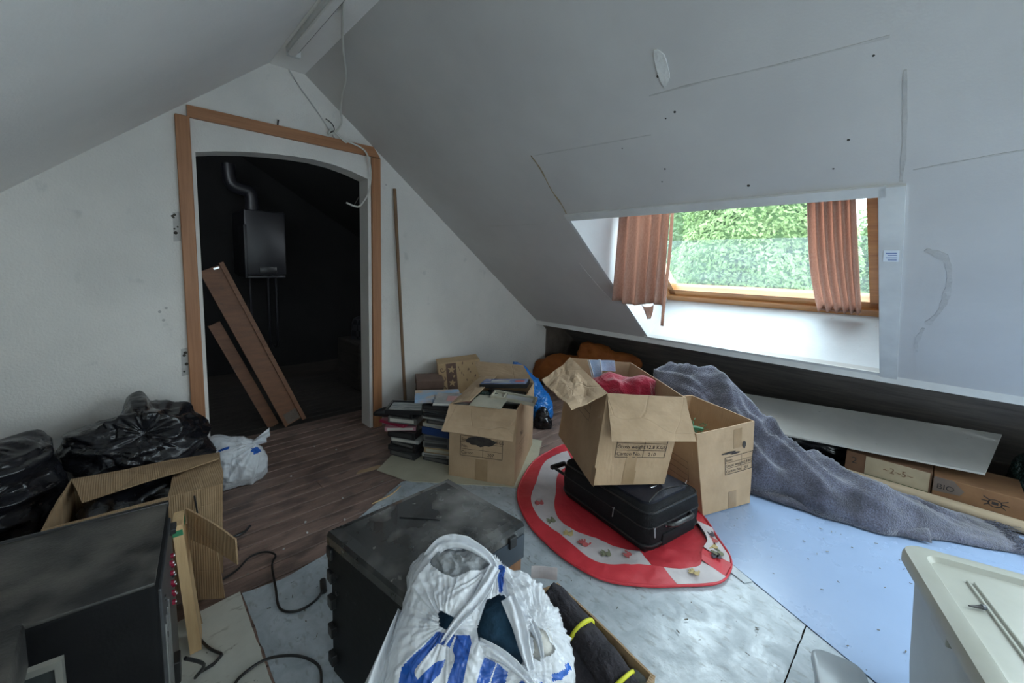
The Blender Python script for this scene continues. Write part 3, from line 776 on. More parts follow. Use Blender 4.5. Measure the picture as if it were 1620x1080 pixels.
# box on the floor behind it
bb = [(2.262, .752, Z0), (2.606, .622, Z0), (2.80, 1.13, Z0), (2.455, 1.26, Z0)]
bt = [(2.185, .792, .482), (2.622, .640, .490), (2.79, 1.06, .500), (2.44, 1.25, .500)]
lbl = table_print(.165, .21, .20, .10, 3, .58, [('Item', .006, .074), ('Gross weight', .004, .041), ('Carton No.', .006, .008), ('12.8 KGS', .122, .041), ('207', .135, .007)], .024)
carton('cardboard_box', 'tall open cardboard box on the floor in front of the grey felt blanket', bb, bt, M['card'],
       tapes=[(0, .225, .285, .35, .46), (0, .195, .255, .0, .10), (3, .30, .35, .36, .46)],
       prints=[(0, lbl + [('blob', .19, .335, .05, .006, 3), ('blob', .30, .36, .012, .022, 4), ('blob', .235, .325, .035, .006, 9)]), (3, [('line', .30, .16, .46, .16, .002), ('line', .30, .20, .46, .20, .002), ('line', .30, .24, .46, .24, .002), ('line', .30, .28, .46, .28, .002), ('line', .30, .16, .30, .28, .002), ('line', .46, .16, .46, .28, .002)])],
       seed=5, ink=M['ink_black'], tape=M['tape'], fmat=M['card_flap'])
# box of films
bb = [(1.455, 1.994, Z0), (1.679, 1.632, Z0), (2.200, 1.960, Z0), (1.976, 2.325, Z0)]
bt = [(1.445, 1.980, .480), (1.700, 1.645, .480), (2.205, 1.965, .478), (1.985, 2.335, .478)]
lbl = table_print(.075, .150, .27, .130, 3, .54, [('Size', .006, .096), ('Carton', .006, .012), ('12.8 KGS', .17, .096), ('No.', .006, .054), ('207', .175, .010)], .028)
dvd = carton('cardboard_box', 'open cardboard box full of films beside the video cassette stacks', bb, bt, M['card'],
       flaps=[(0, (1.325, 1.895, .365), (1.585, 1.560, .345), .008), (2, (2.215, 2.095, .585), (1.985, 2.405, .590), .006), (3, (2.05, 2.21, .505), (1.52, 1.872, .515), .006)],
       tapes=[(0, .175, .255, .0, .135)],
       prints=[(0, lbl + [('blob', .205, .250, .095, .030, 1)]), (1, [('text', 'No.', .12, .26, .05), ('line', .10, .22, .26, .22, .003), ('line', .10, .20, .24, .20, .002), ('line', .10, .18, .26, .18, .002), ('line', .10, .16, .22, .16, .002), ('line', .10, .14, .25, .14, .002), ('line', .10, .12, .25, .12, .002)])],
       seed=8, ink=M['ink_black'], tape=M['tape'], fmat=M['card_flap'])
# opened box on the left by the bin liners
bb = [(-.215, 1.93, .003), (.245, 1.965, .003), (.255, 2.40, .003), (-.205, 2.36, .003)]
bt = [(-.245, 1.905, .450), (.245, 1.860, .450), (.282, 2.175, .455), (-.200, 2.270, .455)]
carton('cardboard_box', 'opened worn cardboard box in front of the black bin liners', bb, bt, M['card_dark'],
       flaps=[(2, (.262, 2.055, .476), (-.160, 2.06, .440), .004), (1, (.075, 1.885, .440), (.105, 2.09, .437), .006), (0, (.245, 1.84, .33), (.06, 1.85, .33), .008)][:2],
       tapes=[(1, .12, .17, .25, .44)], seed=11, tape=M['tape'], fmat=M['card_dark'])
q = pillow((.03, 2.12, .30), [(-.2, -.08), (-.19, .08), (0, .12), (.17, .08), (.18, -.08), (0, -.12)], .10, .10, n=70, m=20, amp=.03, freq=8, ridge=.8, seed=51)
solo('bin_liner', 'black plastic filling the opened worn cardboard box', 'bag', q, M['black_bag'], smooth='all')
# low box under the carrier bag
bb = [(.52, .40, .009), (.955, .36, .009), (.995, .80, .009), (.53, .83, .009)]
bt = [(.50, .39, .300), (.958, .405, .300), (1.010, .765, .300), (.905, .80, .300)]
bt[3] = (.62, .86 - .01, .300)
bb[3] = (.60, .835, .009)
bb[0] = (.56, .40, .009); bt[0] = (.54, .38, .30)
carton('cardboard_box', 'low cardboard box of dark clothes beside the white and blue carrier bag', bb, bt, M['card_dark'],
       flaps=[(0, (.62, .36, .17), (.93, .38, .17), .008)], seed=14, tape=M['tape'], fmat=M['card_dark'])

# ---------------------------------------------------------------- soft things in and around the boxes
M['red_fleece'] = pmat('crimson_fleece', (.42, .012, .045), (.30, .007, .03), 8, .95, .5, 90, sheen=.4)
M['denim'] = pmat('pale_denim', (.45, .55, .72), (.34, .44, .63), 30, .9, .3, 120)
M['white_hem'] = pmat('white_piping', (.75, .77, .80), (.65, .68, .72), 20, .8)
M['orange'] = pmat('orange_cloth', (.34, .10, .015), (.25, .065, .010), 5, .8, .2, 30)
M['greycloth'] = pmat('grey_jersey', (.30, .31, .32), (.22, .23, .24), 14, .95, .3, 90)
M['teal'] = pmat('dark_teal_fleece', (.008, .040, .075), (.005, .028, .055), 14, .95, .3, 120)
M['navy'] = pmat('black_fleece', (.016, .014, .018), (.030, .026, .032), 24, .95, .5, 110)
M['brownknit'] = pmat('brown_grey_knit', (.065, .055, .055), (.045, .038, .038), 24, .95, .5, 110)
M['lime'] = pmat('lime_band', (.62, .60, .03), (.52, .52, .03), 10, .6)
q = pillow((2.10, 1.16, .640), [(-.235, .03), (-.168, .055), (-.10, .085), (-.05, .075), (.009, .075), (.077, .085), (.135, .062), (.15, -.032), (.06, -.13), (-.108, -.12), (-.22, -.06)], .07, .12, amp=.045, freq=7.5, ridge=.7, seed=3)
red = solo('fleece_jumper', 'crimson fleece garment inside the box on the suitcase', 'garment', q, M['red_fleece'], smooth='all')
dn = thing('denim_collar', 'pale blue denim piece with white edging lying on the crimson fleece', 'garment', (2.13, 1.30, .70))
r, u, d = frame_of((2.12, 1.30, .74))
def dfn(a0, b0, a1, b1, a2, b2, a3, b3, dep=.0):
    def f(s, t):
        a = lerp(lerp(a0, a1, s), lerp(a3, a2, s), t); b = lerp(lerp(b0, b1, s), lerp(b3, b2, s), t)
        return V((2.12, 1.30, .74)) + r * a + u * b + d * (dep + .012 * math.sin(3 * s + 2 * t))
    return f
part('panel', MB().sheet(dfn(-.055, -.015, .042, -.014, .036, .052, -.052, .046, .01), 10, 8, .004), M['denim'], dn, True, True)
part('panel', MB().sheet(dfn(-.078, -.095, -.022, -.098, -.050, .048, -.125, .040, -.006), 8, 14, .004), M['denim'], dn, True, True)
part('edging', MB().sheet(dfn(-.034, -.098, -.022, -.100, -.048, .050, -.062, .050, -.011), 3, 14, .003), M['white_hem'], dn, True, True)
part('edging', MB().sheet(dfn(-.078, -.096, -.066, -.097, -.112, .042, -.125, .040, -.011), 3, 14, .003), M['white_hem'], dn, True, True)
M['gdeco'] = pmat('green_tinsel', (.03, .13, .06), (.05, .20, .10), 20, .6)
q = MB(); rr = random.Random(5)
for k in range(60):
    p = V((2.33 + rr.gauss(0, .035), .87 + rr.gauss(0, .03), .445 + rr.gauss(0, .014))); e = V((rr.gauss(0, 1), rr.gauss(0, 1), rr.gauss(.3, 1))).normalized() * .03
    q.tube([p, p + e], .0018, 4, smooth=0)
q.tube([(2.26, .93, .44), (2.33, .88, .452), (2.40, .84, .435)], .012, 6)
solo('tinsel_sprig', 'green tinsel sprig sticking up inside the tall floor box', 'decoration', q, M['gdeco'])
q = pillow((3.60, 2.72, .19), [(-.366, -.02), (-.345, .071), (-.216, .140), (-.04, .16), (.206, .143), (.313, .046), (.25, -.12), (-.131, -.16), (-.345, -.12)], .12, .12, amp=.04, freq=6, ridge=.6, seed=6, zmin=.002)
solo('cushion', 'orange cushion lying in the corner behind the blue bag', 'cushion', q, M['orange'], smooth='all')
q = pillow((3.80, 2.44, .33), [(-.233, .113), (-.152, .186), (.025, .162), (.131, .108), (.37, .069), (.42, -.04), (.241, -.10), (-.034, -.09), (-.213, .0)], .09, .10, amp=.05, freq=6, ridge=.7, seed=9, zmin=.002)
solo('cushion', 'crumpled dark orange cushion at the back under the eave', 'cushion', q, M['orange'], smooth='all')
q = pillow((2.62, 2.40, .2), [(-.142, .26), (-.054, .245), (.065, .135), (.184, -.03), (.205, -.171), (.134, -.235), (-.034, -.245), (-.121, -.21), (-.218, -.012)], .14, .14, amp=.035, freq=7, ridge=.75, seed=4, zmin=.002)
solo('plastic_bag', 'shiny bright blue plastic bag behind the box of films', 'bag', q, M['blue_bag'], smooth='all')
q = pillow((2.52, 2.14, .06), [(-.05, .09), (.02, .10), (.06, .02), (.07, -.06), (.0, -.08), (-.06, -.05)], .05, .05, n=48, m=14, amp=.02, freq=14, ridge=.7, seed=14, zmin=.002)
solo('plastic_bag', 'small black plastic bag at the foot of the blue bag', 'bag', q, M['black_bag'], smooth='all')
# bin liners
q = pillow((.0, 2.64, .30), [(-.18, -.20), (-.25, .067), (-.236, .185), (-.15, .215), (-.08, .235), (-.02, .300), (.033, .335), (.075, .285), (.12, .262), (.184, .242), (.231, .193), (.268, .150), (.275, .045), (.294, -.062), (.264, -.25), (.034, -.291)], .19, .24, n=200, m=70, amp=.075, freq=3.6, ridge=.75, seed=2, zmin=.002, stretch=(.8, 1, 2.0), fine=.06, rays=[(.03, .14, .6, 3, .25), (-.1, .1, .5, 5, .2)])
solo('bin_liner', 'bulging black bin liner with a pointed top beside the door frame', 'bag', q, M['black_bag'], smooth='all')
q = pillow((-.50, 2.42, .27), [(-.36, -.10), (-.34, .18), (-.24, .30), (-.074, .285), (.021, .275), (.1, .300), (.185, .308), (.226, .268), (.228, .187), (.239, .073), (.20, -.10), (.15, -.22), (-.007, -.26), (-.223, -.24)], .24, .24, n=200, m=70, amp=.07, freq=3.6, ridge=.75, seed=5, zmin=.002, stretch=(.8, 1, 2.0), fine=.10)
solo('bin_liner', 'slumped black bin liner at the far left against the white wall', 'bag', q, M['black_bag'], smooth='all')
cb = MB().bbox(-.64, -.29, 1.80, 2.09, .003, .36, .006)
M['blackcard'] = pmat('dark_box', (.014, .013, .012), (.022, .02, .018), 6, .7)
solo('storage_crate', 'dark box standing in front of the far left bin liner', 'box', cb, M['blackcard'])
# small carrier bag by the door
sb = thing('carrier_bag', 'small knotted white carrier bag with a blue mark beside the door frame', 'bag', (.45, 2.80, 0))
q = pillow((.45, 2.78, .13), [(-.177, .111), (-.139, .150), (-.092, .160), (-.045, .141), (.003, .122), (.05, .105), (.09, .075), (.132, .01), (.142, -.063), (.122, -.121), (.073, -.148), (-.024, -.157), (-.102, -.146), (-.161, -.088)], .13, .12, n=160, m=56, amp=.030, freq=6, ridge=.75, rays=[(.10, .07, 1.6, 5, .2)], seed=7, zmin=.002, paint=[[(.06, .045), (.095, .05), (.105, .02), (.07, .01)], [(-.09, .075), (-.04, .085), (-.04, .07), (-.09, .06)]], fine=.2)
part('bag_body', q, [M['white_bag'], M['blue_print']], sb, 'all', True)
r, u, d = frame_of((.45, 2.78, .13))
c0 = V((.45, 2.76, .13)) + r * .075 + u * .085
for sgn, tip in ((0, (.170, .135)), (1, (.150, .100))):
    e = V((.45, 2.76, .13)) + r * tip[0] + u * tip[1]
    q = MB().sheet(lambda s, t: lerp(c0, e, s) + u * ((t - .5) * (.03 + .02 * s)) + d * (.012 * math.sin(7 * t + 3 * s) - .03), 10, 8, .0015)
    part('handle', q, M['white_bag'], sb, True, True)
# ---------------------------------------------------------------- suitcase and play mat
M['blacknylon'] = pmat('black_nylon', (.005, .005, .006), (.009, .009, .011), 40, .75, .3, 200, spec=.25)
M['bluenylon'] = pmat('navy_nylon_panel', (.007, .008, .016), (.011, .012, .022), 40, .6, .2, 200, spec=.35)
M['blackplastic'] = pmat('black_plastic', (.012, .012, .013), (.018, .018, .019), 20, .35)
M['metal'] = pmat('steel', (.55, .55, .56), (.45, .45, .46), 20, .3, metallic=1)
sc_ = thing('suitcase', 'black soft suitcase lying flat on the red play mat under a box', 'suitcase', (1.700, .790, .022), rz=math.radians(-10.5))
W_, L_, H_ = .42, .60, .215
rings = []
for z, ins in ((0, .03), (.012, .01), (.03, 0), (H_ * .5, -.004), (H_ - .04, 0), (H_ - .015, .008), (H_, .03)):
    rings.append(rrect(W_ - 2 * ins, L_ - 2 * ins, .055, z, 5, W_ / 2, L_ / 2))
part('body', MB().loft(rings), M['blacknylon'], sc_, True)
part('top_panel', MB().loft([rrect(W_ - .085, L_ - .085, .05, H_ - .002, 5, W_ / 2, L_ / 2), rrect(W_ - .09, L_ - .09, .05, H_ + .010, 5, W_ / 2, L_ / 2), rrect(W_ - .12, L_ - .12, .04, H_ + .014, 5, W_ / 2, L_ / 2)]), M['bluenylon'], sc_, True)
def loop_tube(ring, r): return MB().tube(ring + [ring[0]], r, 6, smooth=0)
part('piping', loop_tube(rrect(W_ - .014, L_ - .014, .055, H_ - .016, 5, W_ / 2, L_ / 2), .005), M['blackplastic'], sc_, True)
part('piping', loop_tube(rrect(W_ + .004, L_ + .004, .055, .045, 5, W_ / 2, L_ / 2), .005), M['blackplastic'], sc_, True)
part('zip', loop_tube(rrect(W_ + .006, L_ + .006, .055, H_ * .62, 5, W_ / 2, L_ / 2), .0035), M['blackplastic'], sc_, True)
part('pocket_zip', MB().tube([(.06, .05, H_ + .013), (.21, .085, H_ + .016), (.36, .05, H_ + .013)], .0035, 6), M['blackplastic'], sc_, True)
hd = part('carry_handle', MB().tube([(.13, -.004, .125), (.15, -.03, .13), (.21, -.036, .135), (.29, -.03, .13), (.31, -.004, .125)], .011, 8), M['blackplastic'], sc_, True)
for x in (.125, .315): part('rivet', MB().disc((x, -.004, .125), (0, -1, 0), .009, 10, h=.006), M['metal'], hd)
part('front_pocket', MB().bbox(.10, .36, -.010, .01, .025, .085, .008), M['blacknylon'], sc_, True)
def zpull(p, v):
    a = MB().tube([V(p), V(p) + V(v)], .0032, 6, smooth=0); a.disc(p, V(v), .006, 8, h=.006); return a
for p, v in (((.035, -.006, H_ * .66), (-.002, -.008, -.045)), ((-.006, .20, H_ * .66), (-.010, -.004, -.045)), ((.36, .06, H_ + .014), (.03, .012, .004)), ((.22, .12, H_ + .016), (.03, .02, .003))):
    part('zip_pull', zpull(p, v), M['metal'], sc_, True)
part('badge', MB().loft([rrect(.055, .016, .0078, H_ + .013, 4, .20, .13), rrect(.050, .012, .0058, H_ + .0175, 4, .20, .13)]), M['metal'], sc_, True)
part('pull_handle', MB().tube([(.06, L_ - .02, .09), (.045, L_ + .12, .10)], .009, 8, smooth=0).tube([(.15, L_ - .02, .09), (.125, L_ + .12, .10)], .009, 8, smooth=0).bbox(.028, .142, L_ + .11, L_ + .135, .088, .112, .006), M['blackplastic'], sc_, True)
for x in (.05, .37): part('foot', MB().loft([rrect(.04, .03, .01, -.010, 3, x, .05), rrect(.05, .04, .012, .006, 3, x, .05)]), M['blackplastic'], sc_)
for x in (.05, .37): part('wheel', MB().tube([(x - .012, L_ - .03, .006), (x + .012, L_ - .03, .006)], .018, 12, smooth=0), M['blackplastic'], sc_)

M['matred'] = pmat('red_nylon', (.60, .040, .055), (.50, .030, .042), 6, .5, .25, 20)
M['matwhite'] = pmat('white_nylon', (.55, .50, .50), (.46, .41, .42), 6, .5, .25, 20)
mat_out = [(2.346, 1.793), (2.047, 1.771), (1.782, 1.656), (1.604, 1.526), (1.484, 1.333), (1.433, 1.156), (1.419, .999), (1.447, .849), (1.546, .722), (1.656, .627), (1.799, .521), (1.917, .509), (2.017, .541), (2.121, .632), (2.27, .78), (2.36, 1.05), (2.43, 1.35), (2.45, 1.62)]
MC = V((1.92, 1.16, 0))
mo = [V((*p, 0)) for p in mat_out]
ring_o = catmull(mo + [mo[0]], 6)[:-1]
NR = len(ring_o)
def ringpt(i, s, z): return MC + (ring_o[i % NR] - MC) * s + V((0, 0, z))
pm = thing('play_mat', 'round red and white fabric play mat under the suitcase', 'play mat', (1.92, 1.16, .009))
def band(s0, s1, i0, i1, z0, z1, wave, sd, closed=False, t=.003):
    def f(u, v):
        fi = i0 + (i1 - i0) * u; i = int(fi); fr = fi - i
        s = lerp(s0(fi), s1(fi), v)
        p = lerp(ringpt(i, s, 0), ringpt(i + 1, s, 0), fr)
        return p + V((0, 0, .014 + lerp(z0, z1, v) + wave * (noise.noise(p * 9 + V((sd, 0, 0))) + .5 * noise.noise(p * 22 + V((sd, 4, 0))))))
    return MB().sheet(f, int((i1 - i0) * 1.5), 10, t)
one = lambda f: 1.0
inn = lambda f: .84 + .03 * math.sin(f * .35)
inn2 = lambda f: .60 + .05 * math.sin(f * .25 + 1)
IA = 54; IB = 84           # stretch of the rim that is white
part('rim', band(one, inn, IB, NR + IA, .004, .016, .006, 1), M['matred'], pm, True, True)
part('rim_panel', band(one, inn, IA, IA + 9, .004, .016, .007, 2), M['matwhite'], pm, True, True)
part('rim_panel', band(one, inn, IA + 9, IA + 15, .004, .018, .008, 3), M['matred'], pm, True, True)
part('rim_panel', band(one, inn, IA + 15, IA + 26, .004, .030, .010, 4), M['matwhite'], pm, True, True)
part('rim_panel', band(one, inn, IA + 26, IB, .004, .020, .008, 5), M['matred'], pm, True, True)
part('printed_band', band(inn, inn2, 0, 52, .014, .002, .007, 6), M['matwhite'], pm, True, True)
part('inner_band', band(inn, inn2, 52, NR, .014, .002, .007, 8), M['matred'], pm, True, True)
part('mat_floor', band(inn2, lambda f: .02, 0, NR, .002, 0, .003, 7), M['matred'], pm, True, True)
part('edge_cord', MB().tube([ringpt(i, 1.0, .016) for i in range(0, NR)] + [ringpt(0, 1.0, .016)], .006, 6, smooth=0), M['matred'], pm, True, True)
M['print_green'] = pmat('print_green', (.20, .20, .13), (.16, .16, .10), 20, .7)
M['print_red'] = pmat('print_red', (.46, .10, .10), (.38, .08, .08), 20, .7)
M['print_yellow'] = pmat('print_yellow', (.50, .38, .18), (.44, .33, .15), 20, .7)
M['print_dark'] = pmat('print_dark', (.06, .05, .07), (.09, .07, .09), 20, .7)
def handprint(i, s, mat, sz, rot, z=.030):
    c = ringpt(i, s, z + .010); q = MB()
    def ell(cx, cy, a, b, th):
        pts = []
        for k in range(12):
            t = 2 * math.pi * k / 12; x, y = a * math.cos(t), b * math.sin(t)
            x, y = x * math.cos(th) - y * math.sin(th) + cx, x * math.sin(th) + y * math.cos(th) + cy
            pts.append(c + V((x * math.cos(rot) - y * math.sin(rot), x * math.sin(rot) + y * math.cos(rot), 0)) * sz)
        q.loft([pts, [p + V((0, 0, .002)) for p in pts]])
    ell(0, 0, .5, .42, 0)
    for k, th in enumerate((-.7, -.25, .2, .65)): ell(.75 * math.sin(th), .15 + .75 * math.cos(th), .14, .42, -th)
    ell(.75, -.1, .14, .34, -1.2)
    part('handprint', q, M[mat], pm, world=True)
for i, s, m_, sz, rot in ((26, .74, 'print_green', .030, 1), (32, .72, 'print_yellow', .030, .4), (37, .73, 'print_red', .032, -.3), (43, .73, 'print_green', .030, .6), (48, .70, 'print_red', .024, 1.4), (20, .74, 'print_red', .03, .8), (58, .93, 'print_yellow', .026, 0), (70, .93, 'print_green', .032, .9), (72, .90, 'print_yellow', .030, .5), (75, .93, 'print_red', .030, 1.2), (77, .94, 'print_dark', .028, .4), (68, .92, 'print_dark', .026, .4)):
    handprint(i, s, m_, sz, rot, .0175 if i < 55 else .024)

# ---------------------------------------------------------------- hi-fi rack with the smoked lid
M['smoke'] = spots(spots(pmat('smoked_acrylic', (.020, .020, .021), (.040, .041, .041), 3.5, .12, .03, 20, rough2=.40, coat=.5), (.26, .25, .235), 5, .57, .10, .62), (.32, .31, .29), 26, .70, .03, .5)
M['rackblack'] = spots(pmat('black_laminate', (.006, .0062, .007), (.010, .0105, .012), 9, .5, .04, 40, spec=.3), (.05, .05, .05), 30, .70, .03, .5)
M['rackblue'] = pmat('slate_metal', (.035, .045, .058), (.045, .056, .070), 6, .4)
M['rackwood'] = pmat('rack_veneer', (.22, .105, .05), (.17, .078, .036), 3, .45, .05, 30, (12, 12, 1))
rk = thing('hifi_cabinet', 'dusty black stereo cabinet with a smoked lid behind the carrier bag', 'cabinet', (.68, 1.05, .006))
rb = [V((.430, 1.235)), V((.908, 1.247)), V((.940, .862)), V((.488, .857))]     # back-left, back-right, front-right, front-left
rb = [rb[3], rb[2], rb[1], rb[0]]
rc = sum(rb, V((0, 0))) / 4
def slab(ins, z0, z1, ins2=None, poly=rb):
    ins2 = ins if ins2 is None else ins2
    f = lambda k, z: [V((*(rc + (p - rc) * (1 - k)), z)) for p in poly]
    return MB().hexa(f(ins, z0) + f(ins2, z1))
part('body', slab(.035, .006, .40), M['rackblack'], rk, world=True)
def front_plate(z0, z1, y0, y1, x0=.0, x1=1.0):
    a, b = V((*rb[0], 0)), V((*rb[1], 0)); p, q_ = lerp(a, b, x0), lerp(a, b, x1)
    return MB().hexa([p + V((0, y0, z0)), q_ + V((0, y0, z0)), q_ + V((0, y1, z0)), p + V((0, y1, z0)), p + V((0, y0, z1)), q_ + V((0, y0, z1)), q_ + V((0, y1, z1)), p + V((0, y1, z1))])
part('wood_front', front_plate(.02, .374, .004, .016, .03, .99), M['rackwood'], rk, world=True)
part('upper_band', slab(.0, .375, .455), M['rackblack'], rk, world=True)
part('front_plate', front_plate(.372, .455, -.004, .004, .0, 1.0), M['rackblue'], rk, world=True)
ld = part('lid', MB().loft([[V((*(rc + (p - rc) * k), z)) for p in rb] for k, z in ((1.005, .456), (1.005, .482), (.985, .497), (.86, .503))]), M['smoke'], rk, world=True)
part('lid_ridge', MB().hexa([lerp(V((*rb[3], .503)), V((*rb[2], .503)), .42) + V((.0, -.10, -.001)), lerp(V((*rb[3], .503)), V((*rb[2], .503)), .425) + V((.0, -.10, -.001)), lerp(V((*rb[3], .503)), V((*rb[2], .503)), .62) + V((0, -.20, -.001)), lerp(V((*rb[3], .503)), V((*rb[2], .503)), .615) + V((0, -.20, -.001))] + [p + V((0, 0, .003)) for p in (lerp(V((*rb[3], .503)), V((*rb[2], .503)), .42) + V((.0, -.10, 0)), lerp(V((*rb[3], .503)), V((*rb[2], .503)), .425) + V((.0, -.10, 0)), lerp(V((*rb[3], .503)), V((*rb[2], .503)), .62) + V((0, -.20, 0)), lerp(V((*rb[3], .503)), V((*rb[2], .503)), .615) + V((0, -.20, 0)))]), M['blackplastic'], ld, world=True)
e = lerp(V((*rb[1], .45)), V((*rb[0], .45)), .13)
part('latch', MB().bbox(e.x - .016, e.x + .016, e.y - .012, e.y + .002, .436, .474, .003), M['blackplastic'], rk, world=True)
for z in (.06, .16, .26, .35, .43):
    a = V((*rb[3], z)); part('edge_clip', MB().bbox(a.x - .004, a.x + .016, a.y - .03, a.y + .004, z - .018, z + .018, .003), M['blackplastic'], rk, world=True)
for s, z in ((.10, .36), (.10, .30), (.9, .34), (.55, .07)):
    a = lerp(V((*rb[3], z)), V((*rb[0], z)), s); part('screw', MB().disc(a + V((.010, 0, 0)), (-1, -.15, 0), .007, 8, h=.006), M['blackplastic'], rk, world=True)
for p in rb:
    f = rc + (p - rc) * .9; part('foot', MB().tube([(f.x, f.y, .006), (f.x, f.y, .02)], .015, 10, smooth=0), M['blackplastic'], rk, world=True)
part('lid_hinge', MB().disc((.446, 1.215, .470), (-1, 0, .2), .012, 10, h=.006), M['blackplastic'], ld, world=True)

# ---------------------------------------------------------------- carrier bag and the clothes in the front box
BC = V((.60, .62, .40))
bag_ol = [(-.258, -.066), (-.25, .01), (-.246, .135), (-.238, .184), (-.207, .222), (-.161, .244), (-.1, .253), (-.046, .23), (.016, .193), (.083, .167), (.131, .122), (.166, .06), (.172, .014), (.158, -.051), (.104, -.131), (-.029, -.172), (-.186, -.151)]
cuts = [[(-.185, .213), (-.159, .226), (-.115, .228), (-.063, .227), (-.022, .199), (-.013, .188), (-.067, .169), (-.113, .159), (-.138, .166), (-.171, .186)],
        [(-.031, .116), (.001, .13), (.017, .12), (.037, .093), (.05, .05), (.057, .01), (.042, .012), (.012, .024), (-.042, .041), (-.049, .065)],
        [(-.137, .097), (-.096, .082), (-.098, .069), (-.119, .062), (-.134, .068)],
        [(.073, .081), (.097, .07), (.126, .041), (.088, .017), (.074, .022), (.071, .051)]]
blue = [[(-.212, -.030), (-.206, -.004), (-.138, .058), (-.098, .053), (-.108, .030), (-.135, .038), (-.178, -.008), (-.170, -.022), (-.135, .006), (-.115, .010), (-.122, -.010), (-.150, -.040), (-.195, -.046)],
        [(-.096, .053), (-.064, .054), (-.059, .040), (-.076, -.045), (-.112, -.045), (-.092, .014), (-.101, .026)],
        [(-.030, .018), (-.004, .010), (-.026, -.045), (-.052, -.045)], [(-.001, .010), (.023, -.005), (.008, -.045), (-.022, -.045)],
        [(.047, -.013), (.077, -.017), (.070, -.050), (.040, -.050)], [(.082, -.017), (.123, -.023), (.114, -.055), (.078, -.055)],
        [(-.005, .196), (.007, .193), (.006, .137), (-.006, .13), (-.009, .164)], [(.117, -.005), (.156, .019), (.159, .008), (.124, -.019)], [(-.12, .250), (-.07, .244), (-.055, .228), (-.11, .236)]]
cbag = thing('carrier_bag', 'large white carrier bag with blue lettering and clothes in front of the stereo cabinet', 'bag', (.60, .62, .25))
q = pillow(BC, bag_ol, .105, .10, n=420, m=150, amp=.017, freq=7, ridge=.72, seed=3, power=.42, cut=cuts, paint=blue, fine=.16, stretch=(1.6, 1.6, .55), rays=[(-.010, .190, 2.2, 7, .12), (.09, .085, 1.8, 6, .10), (-.12, .07, 1.2, 6, .10), (.06, .0, 1.2, 6, .10)])
part('bag_body', q, [M['white_bag'], M['blue_print']], cbag, 'all', True)
r, u, d = frame_of(BC)
def B(a, b, dep): return BC + r * a + u * b + d * dep
# handle straps that fold over the opening
def strap(P, w, dep, nm='handle'):
    Q = catmull([V((a, b, 0)) for a, b in P], 6)
    def f(s, t):
        x = s * (len(Q) - 1); i = min(int(x), len(Q) - 2); p = lerp(Q[i], Q[i + 1], x - i)
        tt = (Q[i + 1] - Q[i]).normalized(); n_ = V((-tt.y, tt.x, 0))
        o = p + n_ * ((t - .5) * w * (1 + .4 * math.sin(3 * s + 1)))
        return B(o.x, o.y, dep(s) + .006 * math.sin(9 * t + 4 * s) + .004 * noise.noise(V((s * 9, t * 6, w))))
    part(nm, MB().sheet(f, 40, 10, .0012), M['white_bag'], cbag, 'all', True)
strap([(-.012, .190), (-.045, .130), (-.095, .075), (-.125, .035)], .020, lambda s: -.095 - .02 * math.sin(3.1 * s))
strap([(-.190, .205), (-.150, .240), (-.090, .240), (-.030, .212), (-.010, .186)], .022, lambda s: -.06 - .03 * math.sin(3.1 * s))
strap([(.020, .128), (.045, .080), (.062, .030), (.075, .000)], .024, lambda s: -.100 - .014 * math.sin(3.1 * s))
strap([(.072, .085), (.090, .055), (.100, .020)], .012, lambda s: -.095 - .012 * math.sin(3.1 * s))
strap([(-.045, .040), (.010, .020), (.060, -.010), (.100, -.045)], .016, lambda s: -.105 - .010 * math.sin(3.1 * s))
# side skirt of the bag on the left
part('bag_skirt', MB().sheet(lambda s, t: B(-.245 - .085 * t * s, .10 - .22 * t, .0 - .05 * s + .012 * math.sin(12 * s + 3 * t)), 16, 14, .0012), M['white_bag'], cbag, 'all', True)
q = pillow(B(-.10, .190, -.035), [(-.085, -.035), (-.07, .025), (-.045, .040), (-.01, .035), (.03, .040), (.075, .03), (.085, -.01), (.03, -.045), (-.04, -.05)], .05, .05, n=80, m=24, amp=.022, freq=22, ridge=.7, seed=2, stretch=(1.6, 1.6, .5))
solo('jersey_top', 'grey jersey cloth bunched in the upper opening of the carrier bag', 'garment', q, M['greycloth'], smooth='all')
q = pillow(B(.000, .065, -.030), [(-.062, -.055), (-.052, .035), (-.01, .068), (.030, .060), (.055, .02), (.062, -.045), (.0, -.06)], .062, .05, n=90, m=26, amp=.012, freq=16, ridge=.6, seed=6)
solo('fleece_sweater', 'dark teal fleece showing through the middle gap of the carrier bag', 'garment', q, M['teal'], smooth='all')
q = pillow(B(-.118, .075, -.040), [(-.03, -.02), (-.025, .025), (.03, .02), (.03, -.02)], .03, .03, n=40, m=12, amp=.006, freq=20, seed=7)
solo('dark_cloth', 'dark navy cloth showing through the small left hole of the carrier bag', 'garment', q, M['teal'], smooth='all')
q = pillow(B(.095, .045, -.035), [(-.03, -.035), (-.028, .045), (.01, .05), (.038, .01), (.03, -.035)], .05, .03, n=48, m=14, amp=.008, freq=18, seed=9)
M['creamcloth'] = pmat('cream_cloth', (.52, .50, .46), (.44, .42, .38), 12, .9, .2, 80)
solo('cream_cloth', 'cream cloth folded at the right side of the carrier bag', 'garment', q, M['creamcloth'], smooth='all')
